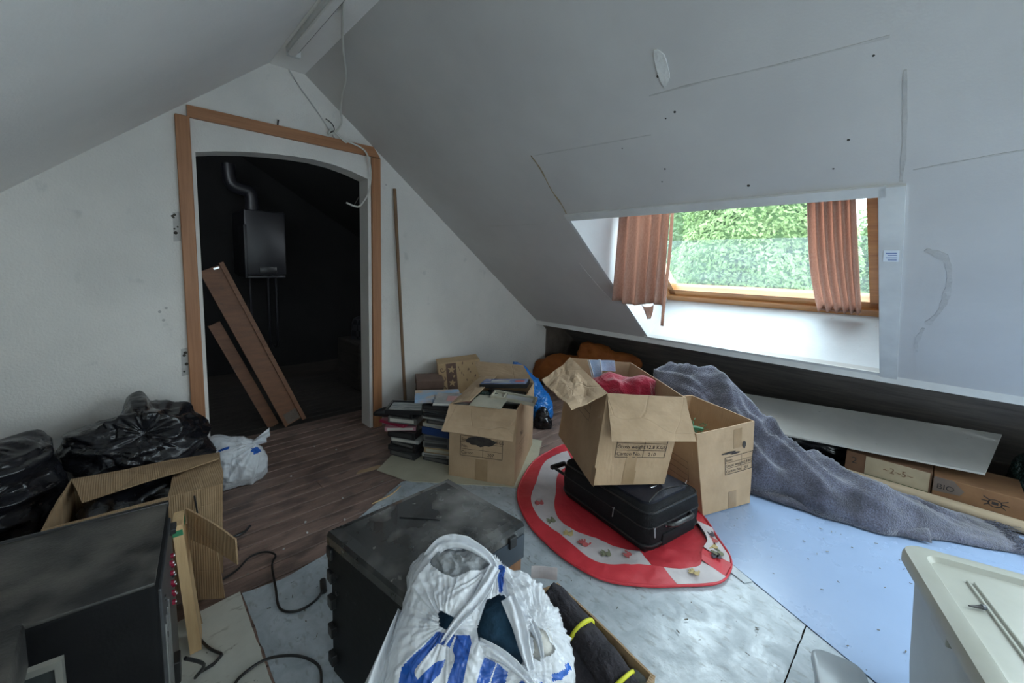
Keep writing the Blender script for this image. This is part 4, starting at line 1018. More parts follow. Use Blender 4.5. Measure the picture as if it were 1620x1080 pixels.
# dark jacket sleeve, knit, small grey cloths
jk = thing('fleece_jacket', 'black fleece jacket with lime bands in the low front box', 'garment', (.90, .62, .10))
path = [(.925, .735, .335), (.930, .690, .325), (.925, .64, .305), (.915, .58, .29), (.905, .51, .27), (.895, .44, .24)]
P = catmull([V(p) for p in path], 8); rings = []
for i, p in enumerate(P):
    t = (P[min(i + 1, len(P) - 1)] - P[max(i - 1, 0)]).normalized(); n1 = V((0, 0, 1)).cross(t).normalized(); n2 = t.cross(n1)
    rad = .030 + .022 * (i / len(P)); rad *= (.5 if i == 0 else 1)
    rings.append([p + (n1 * math.cos(2 * math.pi * k / 28) + n2 * math.sin(2 * math.pi * k / 28)) * (rad + .010 * noise.noise(V((p.x * 30 + math.cos(k * .22) * 3, p.y * 24, math.sin(k * .22) * 3)))) for k in range(28)])
part('sleeve', MB().loft(rings), M['navy'], jk, 'all', True)
for yy in (.600, .475):
    i = min(range(len(P)), key=lambda k: abs(P[k].y - yy)); t = (P[i + 1] - P[i - 1]).normalized(); n1 = V((0, 0, 1)).cross(t).normalized(); n2 = t.cross(n1)
    rad = .036 + .022 * (i / len(P))
    part('lime_band', MB().loft([[P[i] + t * o + (n1 * math.cos(2 * math.pi * k / 28) + n2 * math.sin(2 * math.pi * k / 28)) * rr_ for k in range(28)] for o, rr_ in ((-.005, rad - .002), (-.003, rad + .002), (.003, rad + .002), (.005, rad - .002))]), M['lime'], jk, 'all', True)
q = pillow((.83, .56, .20), [(-.16, .05), (-.05, .13), (.06, .11), (.12, .0), (.14, -.10), (.0, -.14), (-.14, -.10)], .05, .08, amp=.025, freq=10, ridge=.6, seed=12, zmin=.03)
part('jacket_body', q, M['navy'], jk, 'all', True)
q = pillow((.868, .700, .30), [(-.05, .02), (-.03, .052), (.02, .05), (.035, .0), (.03, -.06), (-.03, -.06)], .03, .04, n=60, m=18, amp=.008, freq=20, seed=15)
solo('knit_sleeve', 'brown grey knitted cuff beside the carrier bag', 'garment', q, M['brownknit'], smooth='all')
q = pillow((.925, .445, .235), [(-.05, .0), (-.02, .04), (.03, .045), (.055, .0), (.03, -.04), (-.03, -.04)], .03, .03, n=60, m=18, amp=.012, freq=20, seed=16)
solo('grey_cloth', 'slate grey cloth in the near corner of the low front box', 'garment', q, M['greycloth'], smooth='all')
pc = MB().sheet(lambda s, t: V((.955, .835, .30)) + V((.06, -.06, 0)) * s + V((.0, .0, .045)) * t + V((0, .004, 0)) * math.sin(4 * s), 6, 4, .002)
solo('clear_sleeve', 'small clear plastic sleeve standing behind the low front box', 'plastic sleeve', pc, M['matwhite'])
# ---------------------------------------------------------------- black audio cabinet on the left
M['spk'] = spots(pmat('dusty_vinyl_wrap', (.012, .012, .012), (.026, .025, .024), 5, .5, .12, 120), (.15, .135, .115), 5, .55, .12, .65, (1, 1, 1))
M['spk_side'] = pmat('black_vinyl_wrap', (.0035, .0035, .004), (.006, .006, .0065), 8, .75, .06, 120, spec=.15)
M['panel'] = pmat('dark_metal_panel', (.045, .046, .050), (.065, .066, .070), 20, .45, metallic=.4)
M['redpost'] = pmat('red_plastic', (.22, .006, .030), (.16, .005, .022), 10, .3)
ax = V((.046, .382, 0)).normalized(); bx = V((-ax.y, ax.x, 0))      # depth direction, leftward direction
spk = thing('audio_cabinet', 'large dusty black audio cabinet with red terminals at the left edge', 'audio cabinet', (.016, 1.15, .005), rz=math.atan2(ax.y, ax.x) - math.pi / 2)
# local: +y along depth, -x to the left
part('cabinet', MB().bbox(-.46, 0, 0, .387, 0, .596, .012, seg=3), M['spk_side'], spk, True)
part('top_panel', MB().bbox(-.458, -.002, .002, .385, .590, .600, .004, seg=2), M['spk'], spk, True)
part('top_edge', MB().bbox(-.462, .002, .372, .389, .585, .603, .004), M['blackplastic'], spk, True)
pn = part('rear_panel', MB().bbox(-.004, .006, .03, .36, .04, .56, .003), M['panel'], spk)
for k in range(5):
    zz = .480 - k * .030
    t = part('terminal', MB().tube([(.004, .285, zz), (.013, .285, zz)], .007, 10, smooth=0), M['redpost'] if k % 3 != 2 else M['blackplastic'], spk)
    part('terminal_cap', MB().tube([(.013, .285, zz), (.016, .285, zz)], .004, 8, smooth=0), M['metal'], t)
    t = part('terminal', MB().tube([(.004, .250, zz), (.013, .250, zz)], .007, 10, smooth=0), M['redpost'], spk)
    part('terminal_cap', MB().tube([(.013, .250, zz), (.016, .250, zz)], .004, 8, smooth=0), M['metal'], t)
for yy, zz in ((.32, .53), (.08, .50), (.08, .40), (.12, .30), (.08, .20), (.14, .16), (.3, .12), (.2, .2)):
    part('screw', MB().disc((.004, yy, zz), (1, 0, 0), .007, 8, h=.005), M['blackplastic'], spk)
part('switch', MB().bbox(.002, .020, .30, .345, .535, .550, .002), M['blackplastic'], spk)
part('socket', MB().bbox(.002, .020, .17, .215, .17, .235, .003), M['blackplastic'], spk)
for k in range(4): part('panel_rib', MB().bbox(.003, .009, .05 + .03 * k, .058 + .03 * k, .10, .45, .001), M['metal'], spk)
# lower box and picture frame in front of it
lb = MB().bbox(-.62, -.152, .68, .972, .66, .745, .008)
lb2 = thing('storage_box', 'dark grey box in the bottom left corner in front of the audio cabinet', 'box', (-.40, .83, .005))
part('lid', lb, M['spk'], lb2, True, True)
part('body', MB().bbox(-.61, -.162, .69, .962, .005, .665, .006), M['blackcard'], lb2, True, True)
part('clasp', MB().bbox(-.156, -.148, .80, .84, .64, .69, .002), M['metal'], lb2, True, True)
pf = thing('framed_print', 'silver picture frame with dark glass in the bottom left corner', 'picture frame', (-.135, 1.02, .005))
M['silver'] = pmat('brushed_aluminium', (.42, .41, .36), (.36, .35, .31), 10, .35, metallic=.7)
M['darkglass'] = pmat('dark_picture_glass', (.02, .024, .024), (.045, .05, .048), 4, .12)
fu, fv = V((-.215, .030, 0)).normalized(), V((.0, .02, .96)).normalized()
fo = V((-.122, 1.02, .61))
fn_ = fu.cross(fv).normalized()
def fq(a0, a1, b0, b1, h0, h1): return MB().hexa([fo + fu * a + fv * b + fn_ * h for h in (h0, h1) for a, b in ((a0, b0), (a1, b0), (a1, b1), (a0, b1))])
for q_ in ((0, .16, -.012, 0), (0, .010, -.6, -.012), (.150, .16, -.6, -.012), (.010, .150, -.6, -.588)):
    part('frame_bar', fq(*q_, 0, .014), M['silver'], pf, world=True)
part('glass', fq(.010, .150, -.588, -.012, .004, .008), M['darkglass'], pf, world=True)
q = MB().tube([(-.27, .90, .754), (-.215, .875, .775), (-.185, .84, .768), (-.178, .80, .756), (-.18, .76, .754)], .007, 8)
solo('cable', 'thick black cable end curling in the bottom left corner', 'cable', q, M['blackplastic'], smooth=True)
# wooden board with green stripe and the loose cardboard sheet beside the cabinet
M['rawwood'] = pmat('raw_pine', (.60, .41, .22), (.48, .31, .155), 3, .6, .08, 30, (14, 14, 1))
M['green'] = pmat('green_paint', (.02, .16, .07), (.03, .19, .09), 12, .6)
wb = thing('pine_board', 'pale pine board with a green painted stripe beside the audio cabinet', 'board', (.09, 1.62, .005))
A_ = [V((.096, 1.60, .005)), V((.128, 1.60, .005)), V((.140, 1.69, .005)), V((.108, 1.69, .005))]
T_ = [V((.068, 1.565, .498)), V((.094, 1.565, .498)), V((.106, 1.655, .498)), V((.080, 1.655, .498))]
part('board', MB().hexa(A_ + T_), M['rawwood'], wb, world=True)
part('stripe', MB().hexa([lerp(a, b, .925) + V((-.001, -.001, 0)) for a, b in zip(A_, T_)][:2] + [lerp(a, b, .925) + V((.001, .001, 0)) for a, b in zip(A_, T_)][2:] + [lerp(a, b, .965) + V((-.001, -.001, 0)) for a, b in zip(A_, T_)][:2] + [lerp(a, b, .965) + V((.001, .001, 0)) for a, b in zip(A_, T_)][2:]), M['green'], wb, world=True)
cs = MB().sheet(lambda s, t: lerp(lerp(V((.120, 1.70, .36)), V((.222, 1.475, .345)), s), lerp(V((.110, 1.645, .505)), V((.215, 1.44, .455)), s), t) + V((.01, .01, 0)) * math.sin(3 * s) * .5, 12, 8, .005)
cs.sheet(lambda s, t: lerp(lerp(V((.145, 1.72, .005)), V((.140, 1.86, .005)), s), lerp(V((.105, 1.69, .36)), V((.118, 1.82, .36)), s), t), 4, 8, .005)
cs.sheet(lambda s, t: lerp(lerp(V((.14, 1.86, .005)), V((.225, 1.80, .005)), s), lerp(V((.118, 1.82, .36)), V((.20, 1.77, .30)), s), t), 4, 8, .005)
solo('cardboard_sheet', 'folded loose cardboard piece propped beside the pine board', 'cardboard', cs, M['card_dark'])
# cables on the floor
def cable(label, pts, r=.0045, plug=None, name='power_cable'):
    t = thing(name, label, 'cable', pts[0])
    part('wire', MB().tube([V(p) for p in pts], r, 8, smooth=5), M['blackplastic'], t, True, True)
    if plug:
        p, d_ = V(plug[0]), V(plug[1]).normalized(); s_ = d_.cross(V((0, 0, 1))).normalized()
        pl = part('plug', MB().tube([p - d_ * .02, p, p + d_ * .018, p + d_ * .036], .013, 10, smooth=2), M['blackplastic'], t, True, True)
        for k in (-1, 1): part('prong', MB().tube([p + d_ * .034 + s_ * .006 * k, p + d_ * .052 + s_ * .006 * k], .0022, 6, smooth=0), M['metal'], pl, world=True)
    return t
cable('black mains cable with a plug lying across the floor edge near the boards', [(.528, 1.575, .022), (.491, 1.55, .010), (.42, 1.545, .010), (.374, 1.60, .010), (.389, 1.722, .010), (.411, 1.867, .010), (.438, 1.92, .012), (.408, 1.968, .016), (.349, 1.982, .012), (.284, 1.928, .010), (.186, 1.898, .010), (.125, 1.868, .010), (.112, 1.77, .010), (.124, 1.669, .010), (.146, 1.585, .010), (.174, 1.53, .012)], plug=((.532, 1.585, .018), (.25, .9, .1)))
cable('short black cable running from the audio cabinet terminal to the floor', [(.070, 1.36, .205), (.115, 1.40, .12), (.098, 1.47, .03), (.112, 1.50, .012), (.150, 1.505, .012), (.176, 1.525, .012)], .005, name='audio_cable')
cable('black cable arching over the floor seam by the bottom edge', [(.16, 1.30, .010), (.186, 1.381, .010), (.225, 1.405, .012), (.288, 1.40, .018), (.362, 1.35, .016), (.405, 1.279, .010), (.395, 1.216, .010), (.37, 1.18, .010)], plug=((.36, 1.165, .018), (-.6, -.8, 0)), name='audio_cable')
cable('thin black wire hanging down the opened worn cardboard box', [(.155, 1.872, .43), (.165, 1.860, .30), (.175, 1.862, .16), (.150, 1.872, .05)], .003, name='thin_wire')
cable('flat black strap end on the floorboards beside the worn box', [(.262, 2.20, .008), (.32, 2.185, .012), (.37, 2.20, .008), (.40, 2.235, .008)], .006, name='strap')
# floor litter
rr = random.Random(9)
q = MB()
for k in range(260):
    x, y = rr.uniform(.3, 2.7), rr.uniform(-.3, 2.9)
    if y > 1.8 and x > 1.2: continue
    z = .0095 if y < 1.7 else .0005
    a = rr.uniform(0, 3.14); l, w = rr.uniform(.0015, .008), rr.uniform(.0008, .0022)
    R_ = Matrix.Rotation(a, 3, 'Z')
    q.box(-l, l, -w, w, 0, rr.uniform(.001, .003), R=R_, o=(x, y, z))
M['litter'] = pmat('wood_chips', (.06, .05, .04), (.25, .23, .19), 2.5, .9)
solo('floor_litter', 'small chips and crumbs scattered over the floor', 'litter', q, M['litter'], kind='stuff')
M['crumb'] = pmat('plaster_crumb', (.55, .53, .50), (.45, .43, .41), 9, .9)
q = MB()
for x, y in ((.62, 2.09), (.85, 2.18), (1.05, 2.8), (.78, 1.98), (.70, 2.62), (.95, 2.95), (.60, 2.0), (.48, 1.95)):
    bm = bmesh.new(); bmesh.ops.create_icosphere(bm, subdivisions=1, radius=.006)
    for v in bm.verts: v.co = v.co * rr.uniform(.6, 1.3) + V((x, y, .005))
    q.bm(bm)
solo('plaster_crumbs', 'tiny pale plaster crumbs scattered on the dark floorboards', 'litter', q, M['crumb'], kind='stuff')
q = MB().tube([(.95, 2.02, .006), (1.07, 2.03, .008), (1.16, 2.08, .006)], .004, 6)
solo('wood_splinter', 'pale wood splinter on the floorboards behind the stereo cabinet', 'splinter', q, M['rawwood'])
q = MB().poly(jag([(1.05, 2.42), (1.18, 2.40), (1.20, 2.36), (1.10, 2.37), (1.02, 2.39)], .008, 3), [], lambda a, b, h: (a, b, .001 + h), .003)
solo('paper_scrap', 'torn brownish paper scrap on the floorboards by the cream offcut', 'paper', q, M['plaster'] if False else M['card'])

# ---------------------------------------------------------------- doorway things
dt = thing('door_plank', 'reddish brown door lining plank leaning inside the dark doorway', 'plank', (1.0, 3.46, 0))
M['redwood'] = spots(pmat('stained_timber', (.19, .080, .036), (.13, .052, .024), 3, .55, .1, 26, (2, 2, 14)), (.07, .035, .02), 14, .70, .04, .8)
Bt, Tp = V((.985, 3.46, .0)), V((.462, 3.52, 1.29))
ax_ = (Tp - Bt).normalized(); sd = V((ax_.z, 0, -ax_.x)).normalized(); fw = ax_.cross(sd)
def plank(w0, w1, f0, f1, l0, l1):
    L0 = (Tp - Bt).length
    return MB().hexa([Bt + ax_ * l0 + sd * a + fw * b for a, b in ((w0, f0), (w1, f0), (w1, f1), (w0, f1))] + [Bt + ax_ * (L0 * l1) + sd * a + fw * b for a, b in ((w0, f0), (w1, f0), (w1, f1), (w0, f1))])
part('plank', plank(-.075, .05, -.014, .014, 0.04, .99), M['redwood'], dt, world=True)
part('rebate_strip', plank(.045, .075, -.03, .03, 0.02, 1.0), M['redwood'], dt, world=True)
part('edge_strip', plank(-.085, -.07, -.02, .02, 0.04, .97), M['redwood'], dt, world=True)
part('mortar_patch', plank(-.06, .04, -.017, .017, .05, .10), M['brick'], dt, world=True)
part('metal_plate', plank(.0, .035, -.026, .018, 1.36, .985), M['metal'], dt, world=True)
Bt, Tp = V((.83, 3.56, .0)), V((.47, 3.60, .86)); ax_ = (Tp - Bt).normalized(); sd = V((ax_.z, 0, -ax_.x)).normalized(); fw = ax_.cross(sd)
solo('timber_offcut', 'thinner dark brown plank leaning behind the door lining plank', 'plank', plank(-.04, .04, -.02, .02, .0, 1.0), M['redwood'])
bo = thing('gas_boiler', 'white wall boiler dimly seen in the dark room beyond the doorway', 'boiler', (1.15, 4.99, 1.14))
M['boiler'] = pmat('white_enamel', (.016, .016, .020), (.013, .013, .017), 5, .4)  # white enamel coloured near black to hold the dark room's shade
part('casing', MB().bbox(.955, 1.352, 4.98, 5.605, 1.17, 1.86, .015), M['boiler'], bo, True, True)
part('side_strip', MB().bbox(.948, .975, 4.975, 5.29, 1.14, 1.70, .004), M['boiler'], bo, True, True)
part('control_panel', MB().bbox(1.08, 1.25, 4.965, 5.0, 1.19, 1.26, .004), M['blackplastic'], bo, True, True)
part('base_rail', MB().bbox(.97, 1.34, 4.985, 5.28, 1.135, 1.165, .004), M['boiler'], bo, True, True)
part('flue', MB().tube([(1.06, 5.12, 1.85), (1.06, 5.12, 2.02), (1.02, 5.12, 2.07), (.92, 5.12, 2.09), (.87, 5.12, 2.16), (.86, 5.12, 2.32)], .065, 14), M['boiler'], bo, True, True)
for x in (1.02, 1.2, 1.28): part('pipe', MB().tube([(x, 5.15, 1.14), (x, 5.15, .4), (x + .02, 5.4, .3)], .012, 8), M['boiler'], bo, True, True)
M['plaid'] = pmat('dark_plaid', (.008, .008, .012), (.035, .035, .042), 16, .95, kind='checker')
q = pillow((2.0, 4.2, .62), [(-.22, -.12), (-.2, .08), (-.05, .15), (.15, .13), (.25, .02), (.2, -.15), (0, -.2)], .12, .12, n=60, m=18, amp=.03, freq=5, seed=3)
pl = solo('plaid_blanket', 'dark plaid blanket heaped in the dark room beyond the doorway', 'blanket', q, M['plaid'], smooth='all')
q = MB().bbox(1.72, 2.35, 3.95, 4.5, 0, .50, .02)
solo('low_chest', 'dark chest under the plaid blanket beyond the doorway', 'chest', q, M['dark'])
# broom stick, brick
q = MB().tube([(1.672, 2.90, .03), (1.650, 2.95, .9), (1.621, 2.995, 1.925)], .013, 10, smooth=2)
M['stick'] = pmat('broom_wood', (.22, .13, .07), (.15, .085, .045), 4, .6, .05, 30, (10, 10, 1))
solo('broom_stick', 'long brown wooden stick leaning on the white wall right of the door', 'stick', q, M['stick'], smooth=True)
q = MB().bbox(-.11, .11, -.055, .055, 0, .085, .006); 
M['redbrick'] = pmat('brown_brick', (.085, .042, .032), (.06, .03, .024), 12, .9, .4, 50)
bk = solo('brick', 'dark brown brick on the floor at the foot of the right door post', 'brick', q, M['redbrick']); bk.location = (1.56, 2.76, 0); bk.rotation_euler = (0, 0, -.5)
# ridge batten light, cable
fx = thing('light_batten', 'white fluorescent batten light fixed under the ridge', 'lamp', (.80, 2.0, 2.56))
part('tray', MB().bbox(.770, .822, .9, 2.72, 2.556, 2.590, .004), M['trimwhite'], fx, True, True)
part('diffuser', MB().bbox(.776, .816, .92, 2.70, 2.535, 2.557, .008), M['ceil_l'], fx, True, True)
part('gap', MB().bbox(.820, .836, .9, 2.70, 2.566, 2.5885, .001), M['hole'], fx, True, True)
part('end_cap', MB().bbox(.772, .850, 2.70, 2.735, 2.540, 2.589, .010), M['trimwhite'], fx, True, True)
M['cord'] = pmat('white_cord', (.62, .61, .57), (.52, .51, .47), 10, .6)
cd = thing('hanging_cord', 'white electric cord hanging from the ridge and looped over the door lintel', 'cord', (1.2, 2.95, 2.2))
part('wire', MB().tube([(.84, 2.04, 2.595), (.853, 2.08, 2.575), (.97, 2.38, 2.555), (1.085, 2.62, 2.49), (1.132, 2.80, 2.45), (1.169, 2.92, 2.39), (1.196, 2.975, 2.325), (1.165, 2.985, 2.26), (1.11, 2.985, 2.225), (1.13, 2.985, 2.265), (1.17, 2.98, 2.235), (1.22, 2.975, 2.195), (1.25, 2.975, 2.20), (1.36, 2.97, 2.165), (1.40, 2.965, 2.08), (1.405, 2.965, 1.95), (1.385, 2.97, 1.85), (1.33, 2.985, 1.76), (1.29, 3.0, 1.755), (1.24, 3.02, 1.775)], .0065, 8, smooth=6), M['cord'], cd, True, True)
part('loose_end', MB().tube([(1.11, 2.985, 2.235), (1.145, 2.98, 2.26), (1.13, 2.98, 2.30), (1.09, 2.985, 2.325)], .0035, 6, smooth=4), M['hole'], cd, True, True)
part('loose_end', MB().tube([(1.29, 3.0, 1.76), (1.32, 3.02, 1.80), (1.34, 3.03, 1.83)], .003, 6, smooth=3), M['hole'], cd, True, True)
# ---------------------------------------------------------------- video cassettes, books and gift boxes
FD = V((.526, -.850, 0)); GD = V((.850, .526, 0))
def mcol(nm, c, rough=.45): return pmat(nm, c, tuple(x * .8 for x in c), 9, rough)
KM = dict(black=mcol('case_black', (.014, .014, .016), .35), char=mcol('case_charcoal', (.040, .040, .043)), grey=mcol('case_grey', (.13, .13, .125)), pale=mcol('case_pale', (.40, .40, .39)),
          beige=mcol('case_beige', (.36, .26, .15)), cream=mcol('case_cream', (.46, .43, .34)), blue=mcol('case_blue', (.012, .045, .17)), pink=mcol('case_pink', (.42, .20, .23)), red=mcol('case_red', (.32, .02, .06)), paper=mcol('page_paper', (.60, .58, .52)))
def case(label, c, z, L, D, H, ang, mat, page=None, tilt=0.0, grp='cases in the video stacks', name='video_case', spine=None):
    t = thing(name, label, 'video case', (c[0], c[1], z), group=grp, rot=(0, tilt, math.atan2(FD.y, FD.x) + ang))
    part('shell', MB().bbox(-L / 2, L / 2, -D / 2, D / 2, 0, H, .003, seg=1), KM[mat], t)
    part('spine_strip', MB().box(-L / 2 + .015, L / 2 - .02, -D / 2 - .0008, -D / 2 + .001, H * .25, H * .75), KM[page or 'char'], t)
    return t
rs = random.Random(12)
z = .0095
# facing side is -D/2 after rotation, so the spine looks at the room
right = [('char', .036, 'charcoal video case at the bottom of the right video stack', 'grey'), ('pale', .024, 'pale grey video case second from the floor in the right video stack', 'grey'), ('beige', .040, 'beige video case low in the right video stack', 'cream'),
         ('grey', .042, 'wide grey video case just above the beige one', 'char'), ('grey', .040, 'grey video case just below the blue one', 'char'), ('blue', .050, 'dark blue video case in the middle of the right video stack', 'blue'), ('cream', .026, 'cream video case just above the dark blue one', 'pale'),
         ('char', .030, 'charcoal video case above the cream one', 'grey'), ('grey', .022, 'thin grey video case near the top of the right video stack', 'pale'), ('char', .026, 'charcoal video case third from the top of the right video stack', 'black'), ('grey', .022, 'thin grey case second from the top of the right video stack', 'char'), ('black', .034, 'black video case on top of the right video stack', 'char'), ('char', .030, 'charcoal case under the picture book', 'grey')]
for m_, h, lab, pg in right:
    o = rs.uniform(-.012, .012)
    case(lab, (1.535 + FD.x * o + GD.x * rs.uniform(-.01, .01), 2.205 + FD.y * o), z, .205 + rs.uniform(-.02, .012), .125, h, rs.uniform(-.12, .12), m_, pg)
    z += h + .0008
ztop_r = z
z = .0095
left = [('char', .045, 'charcoal video case at the bottom of the left video stack', 'grey', 0), ('black', .034, 'black video case second from the floor in the left video stack', 'char', 0), ('black', .030, 'black video case third from the floor in the left video stack', 'grey', .0), ('pale', .026, 'pale grey case in the middle of the left video stack', 'paper', .0),
        ('black', .050, 'thick black case above the pale one in the left video stack', 'char', 0), ('pink', .030, 'pink book sticking out of the left video stack', 'paper', 0), ('red', .022, 'crimson book in the left video stack', 'red', 0), ('grey', .045, 'grey box under the framed photo in the left video stack', 'paper', 0), ('black', .040, 'black case near the top of the left video stack', 'char', 0)]
for m_, h, lab, pg, tl in left:
    o = rs.uniform(-.02, .02) - (.06 if m_ in ('pink', 'red') else 0)
    case(lab, (1.400 + FD.x * o, 2.415 + FD.y * o + rs.uniform(-.012, .012)), z, .21, .135, h, rs.uniform(-.2, .2) + (.35 if m_ == 'pink' else 0), m_, pg)
    z += h + .0008
ztop_l = z
ph = thing('framed_photo', 'black framed grey landscape photo lying on the left video stack', 'picture frame', (1.385, 2.40, ztop_l + .001), rot=(math.radians(2), 0, math.atan2(FD.y, FD.x) + .25))
for x0, x1, y0, y1 in ((-.125, .125, -.09, -.078), (-.125, .125, .078, .09), (-.125, -.112, -.078, .078), (.112, .125, -.078, .078)):
    part('frame_bar', MB().bbox(x0, x1, y0, y1, 0, .030, .003), KM['black'], ph)
part('backing', MB().box(-.112, .112, -.078, .078, .004, .018), KM['black'], ph)
M['photo'] = pmat('grey_landscape_print', (.42, .44, .42), (.22, .25, .26), 3, .25, stretch=(3, 14, 1), lo=.4, hi=.6)
part('photo', MB().box(-.108, .108, -.074, .074, .018, .020), M['photo'], ph)
tr = solo('black_tray', 'black plastic tray lying behind the framed photo', 'tray', MB().bbox(1.26, 1.40, 2.52, 2.66, ztop_l - .03, ztop_l - .002, .006), KM['black']) if False else None
# dark shell sticking out at the back of the left stack
q = pillow((1.30, 2.52, ztop_l - .03), [(-.09, -.02), (-.08, .01), (.0, .035), (.08, .03), (.09, -.01), (0, -.035)], .04, .05, n=48, m=12, amp=.006, freq=12, seed=3)
solo('black_pouch', 'black leather pouch at the back of the left video stack', 'pouch', q, KM['black'], smooth='all')
M['cover_a'] = pmat('picture_cover', (.20, .33, .50), (.42, .30, .20), 6, .25, lo=.42, hi=.6)
M['cover_b'] = pmat('grey_magazine_cover', (.16, .15, .15), (.36, .35, .34), 3.5, .25)
M['cover_p'] = pmat('pink_band', (.45, .22, .20), (.36, .16, .16), 12, .3)
M['cover_d'] = pmat('blue_film_cover', (.06, .10, .26), (.22, .30, .50), 7, .2, stretch=(1, 4, 1))
bk = thing('picture_book', 'picture book with a blue and brown cover on the right video stack', 'book', (1.515, 2.215, ztop_r + .002), rot=(math.radians(-2), 0, math.atan2(FD.y, FD.x) + .45))
part('cover', MB().box(-.15, .15, -.105, .105, .022, .026).box(-.15, .15, -.105, .105, 0, .004).box(-.15, .15, -.109, -.105, 0, .026), M['cover_a'], bk)
part('pages', MB().box(-.146, .146, -.103, .1, .004, .022), KM['paper'], bk)
mg = thing('magazine', 'grey magazine with a pink title band slanting onto the film box', 'magazine', (1.545, 2.03, ztop_r + .031), rot=(math.radians(4), math.radians(2), math.atan2(FD.y, FD.x) + .25))
part('pages', MB().sheet(lambda s, t: V((-.145 + .29 * s, -.10 + .2 * t, .004 * math.sin(3 * s))), 10, 4, .006), M['cover_b'], mg)
part('title_band', MB().sheet(lambda s, t: V((-.07 + .17 * s, -.04 + .085 * t, .0015 + .004 * math.sin(3 * (.26 + .59 * s)))), 6, 3, .001), M['cover_p'], mg)
part('page_edge', MB().sheet(lambda s, t: V((-.145 + .29 * s, -.10 + .02 * t, .0012 + .004 * math.sin(3 * s))), 8, 2, .001), KM['paper'], mg)
mg2 = solo('magazine', 'cream magazine under the grey one on the film box flap', 'magazine', MB().sheet(lambda s, t: V((1.56, 1.83, .492)) + FD * (.20 * s - .06) + GD * (.24 * t - .02) + V((0, 0, .006 * math.sin(4 * t))), 6, 8, .005), KM['cream'])
dv = thing('film_case', 'blue covered film case lying on top of the open film box', 'video case', (1.925, 1.985, .505), rot=(math.radians(-4), math.radians(-5), math.atan2(FD.y, FD.x) + .06))
part('case', MB().bbox(-.165, .165, -.085, .085, 0, .030, .004), KM['black'], dv)
part('cover', MB().box(-.158, .158, -.079, .079, .030, .032), M['cover_d'], dv)
part('logo', MB().loft([rrect(.07, .05, .02, .0322, 4, .105, .0), rrect(.068, .048, .02, .0332, 4, .105, .0)]), M['print_red'], dv)
part('title', MB().text('THE FILM', (-.13, -.055, .0322), (1, 0, 0), (0, 1, 0), .03) if False else MB().box(-.14, .05, -.055, -.040, .0322, .0332).box(-.10, .03, -.02, .03, .0322, .033), KM['pale'], dv)
ty = thing('cream_tray', 'cream plastic tray sticking out of the right edge of the film box', 'tray', (1.82, 1.80, .480), rot=(math.radians(3), math.radians(4), math.atan2(FD.y, FD.x)))
part('base', MB().bbox(-.14, .15, -.055, .055, 0, .006, .002), KM['cream'], ty)
for x0, x1, y0, y1 in ((-.14, .15, -.055, -.045), (-.14, .15, .045, .055), (-.14, -.13, -.045, .045), (.14, .15, -.045, .045), (-.06, -.052, -.045, .045)):
    part('rim', MB().bbox(x0, x1, y0, y1, .004, .022, .002), KM['cream'], ty)
part('insert', MB().bbox(-.045, .13, -.035, .035, .006, .014, .003), KM['pale'], ty)
for k in range(7):        # cassettes filling the film box
    c_ = V((1.575, 1.93, 0)) + GD * (.02 + .075 * k) + FD * .0
    o = thing('video_case', ('black', 'charcoal', 'black', 'grey', 'black', 'charcoal', 'black')[k] + ' cassette number ' + ('one', 'two', 'three', 'four', 'five', 'six', 'seven')[k] + ' standing inside the film box counted from the front', 'video case', c_ + V((0, 0, .016)) + FD * .115, group='cassettes standing in the film box', rz=math.atan2(FD.y, FD.x))
    part('shell', MB().bbox(-.14, .14, -.03, .03, 0, .405 + .02 * math.sin(k * 2.1), .004), KM[('black', 'char', 'black', 'grey', 'black', 'char', 'black')[k]], o)
q = pillow((1.74, 1.96, .455), [(-.09, -.03), (-.07, .03), (.02, .045), (.09, .02), (.08, -.03), (0, -.045)], .035, .04, n=60, m=18, amp=.02, freq=18, ridge=.8, seed=21)
M['dgreenbag'] = add_bump(pmat('dark_green_plastic', (.006, .016, .013), (.010, .024, .020), 9, .25, .3, 30), 'voronoi', 22, .5, .01, width=.2)
solo('plastic_bag', 'dark green crinkled plastic bag inside the film box', 'bag', q, M['dgreenbag'], smooth='all')
# gift boxes
M['gift'] = pmat('gift_cream', (.52, .36, .20), (.45, .30, .16), 10, .7)
M['gift_b'] = pmat('gift_brown', (.17, .10, .075), (.13, .078, .058), 10, .7)
M['gift_d'] = pmat('gift_dark', (.13, .085, .055), (.10, .062, .04), 10, .7)
gb = thing('gift_box', 'tall gift box with cream swirls and a brown star band by the wall', 'box', (1.945, 2.755, .003), rot=(0, math.radians(-6), math.radians(-30)))
part('body', MB().bbox(0, .36, 0, .20, 0, .500, .004), M['gift'], gb)
part('star_band', MB().box(.066, .152, -.0016, .0, .005, .495), M['gift_b'], gb)
def star(cx, cz, r):
    P = [(cx + (r if k % 2 == 0 else r * .42) * math.sin(math.pi * k / 5 + .2), cz + (r if k % 2 == 0 else r * .42) * math.cos(math.pi * k / 5 + .2)) for k in range(10)]
    return MB().poly(P, [], lambda a, b, h: (a, -.0016 - h, b), .001)
for cx, cz, r_ in ((.112, .44, .036), (.128, .38, .016), (.108, .325, .034), (.12, .25, .022), (.10, .18, .034), (.115, .09, .03)): part('star', star(cx, cz, r_), M['gift'], gb)
for k in range(5):
    cz = .45 - .085 * k; P = [V((.033 + (.004 + .007 * a) * math.cos(a * 1.9 + k), -.002, cz + (.004 + .007 * a) * math.sin(a * 1.9 + k))) for a in [i * .3 for i in range(12)]]
    part('swirl', MB().tube(P, .003, 5, smooth=0), M['gift_b'], gb)
rr2 = random.Random(3)
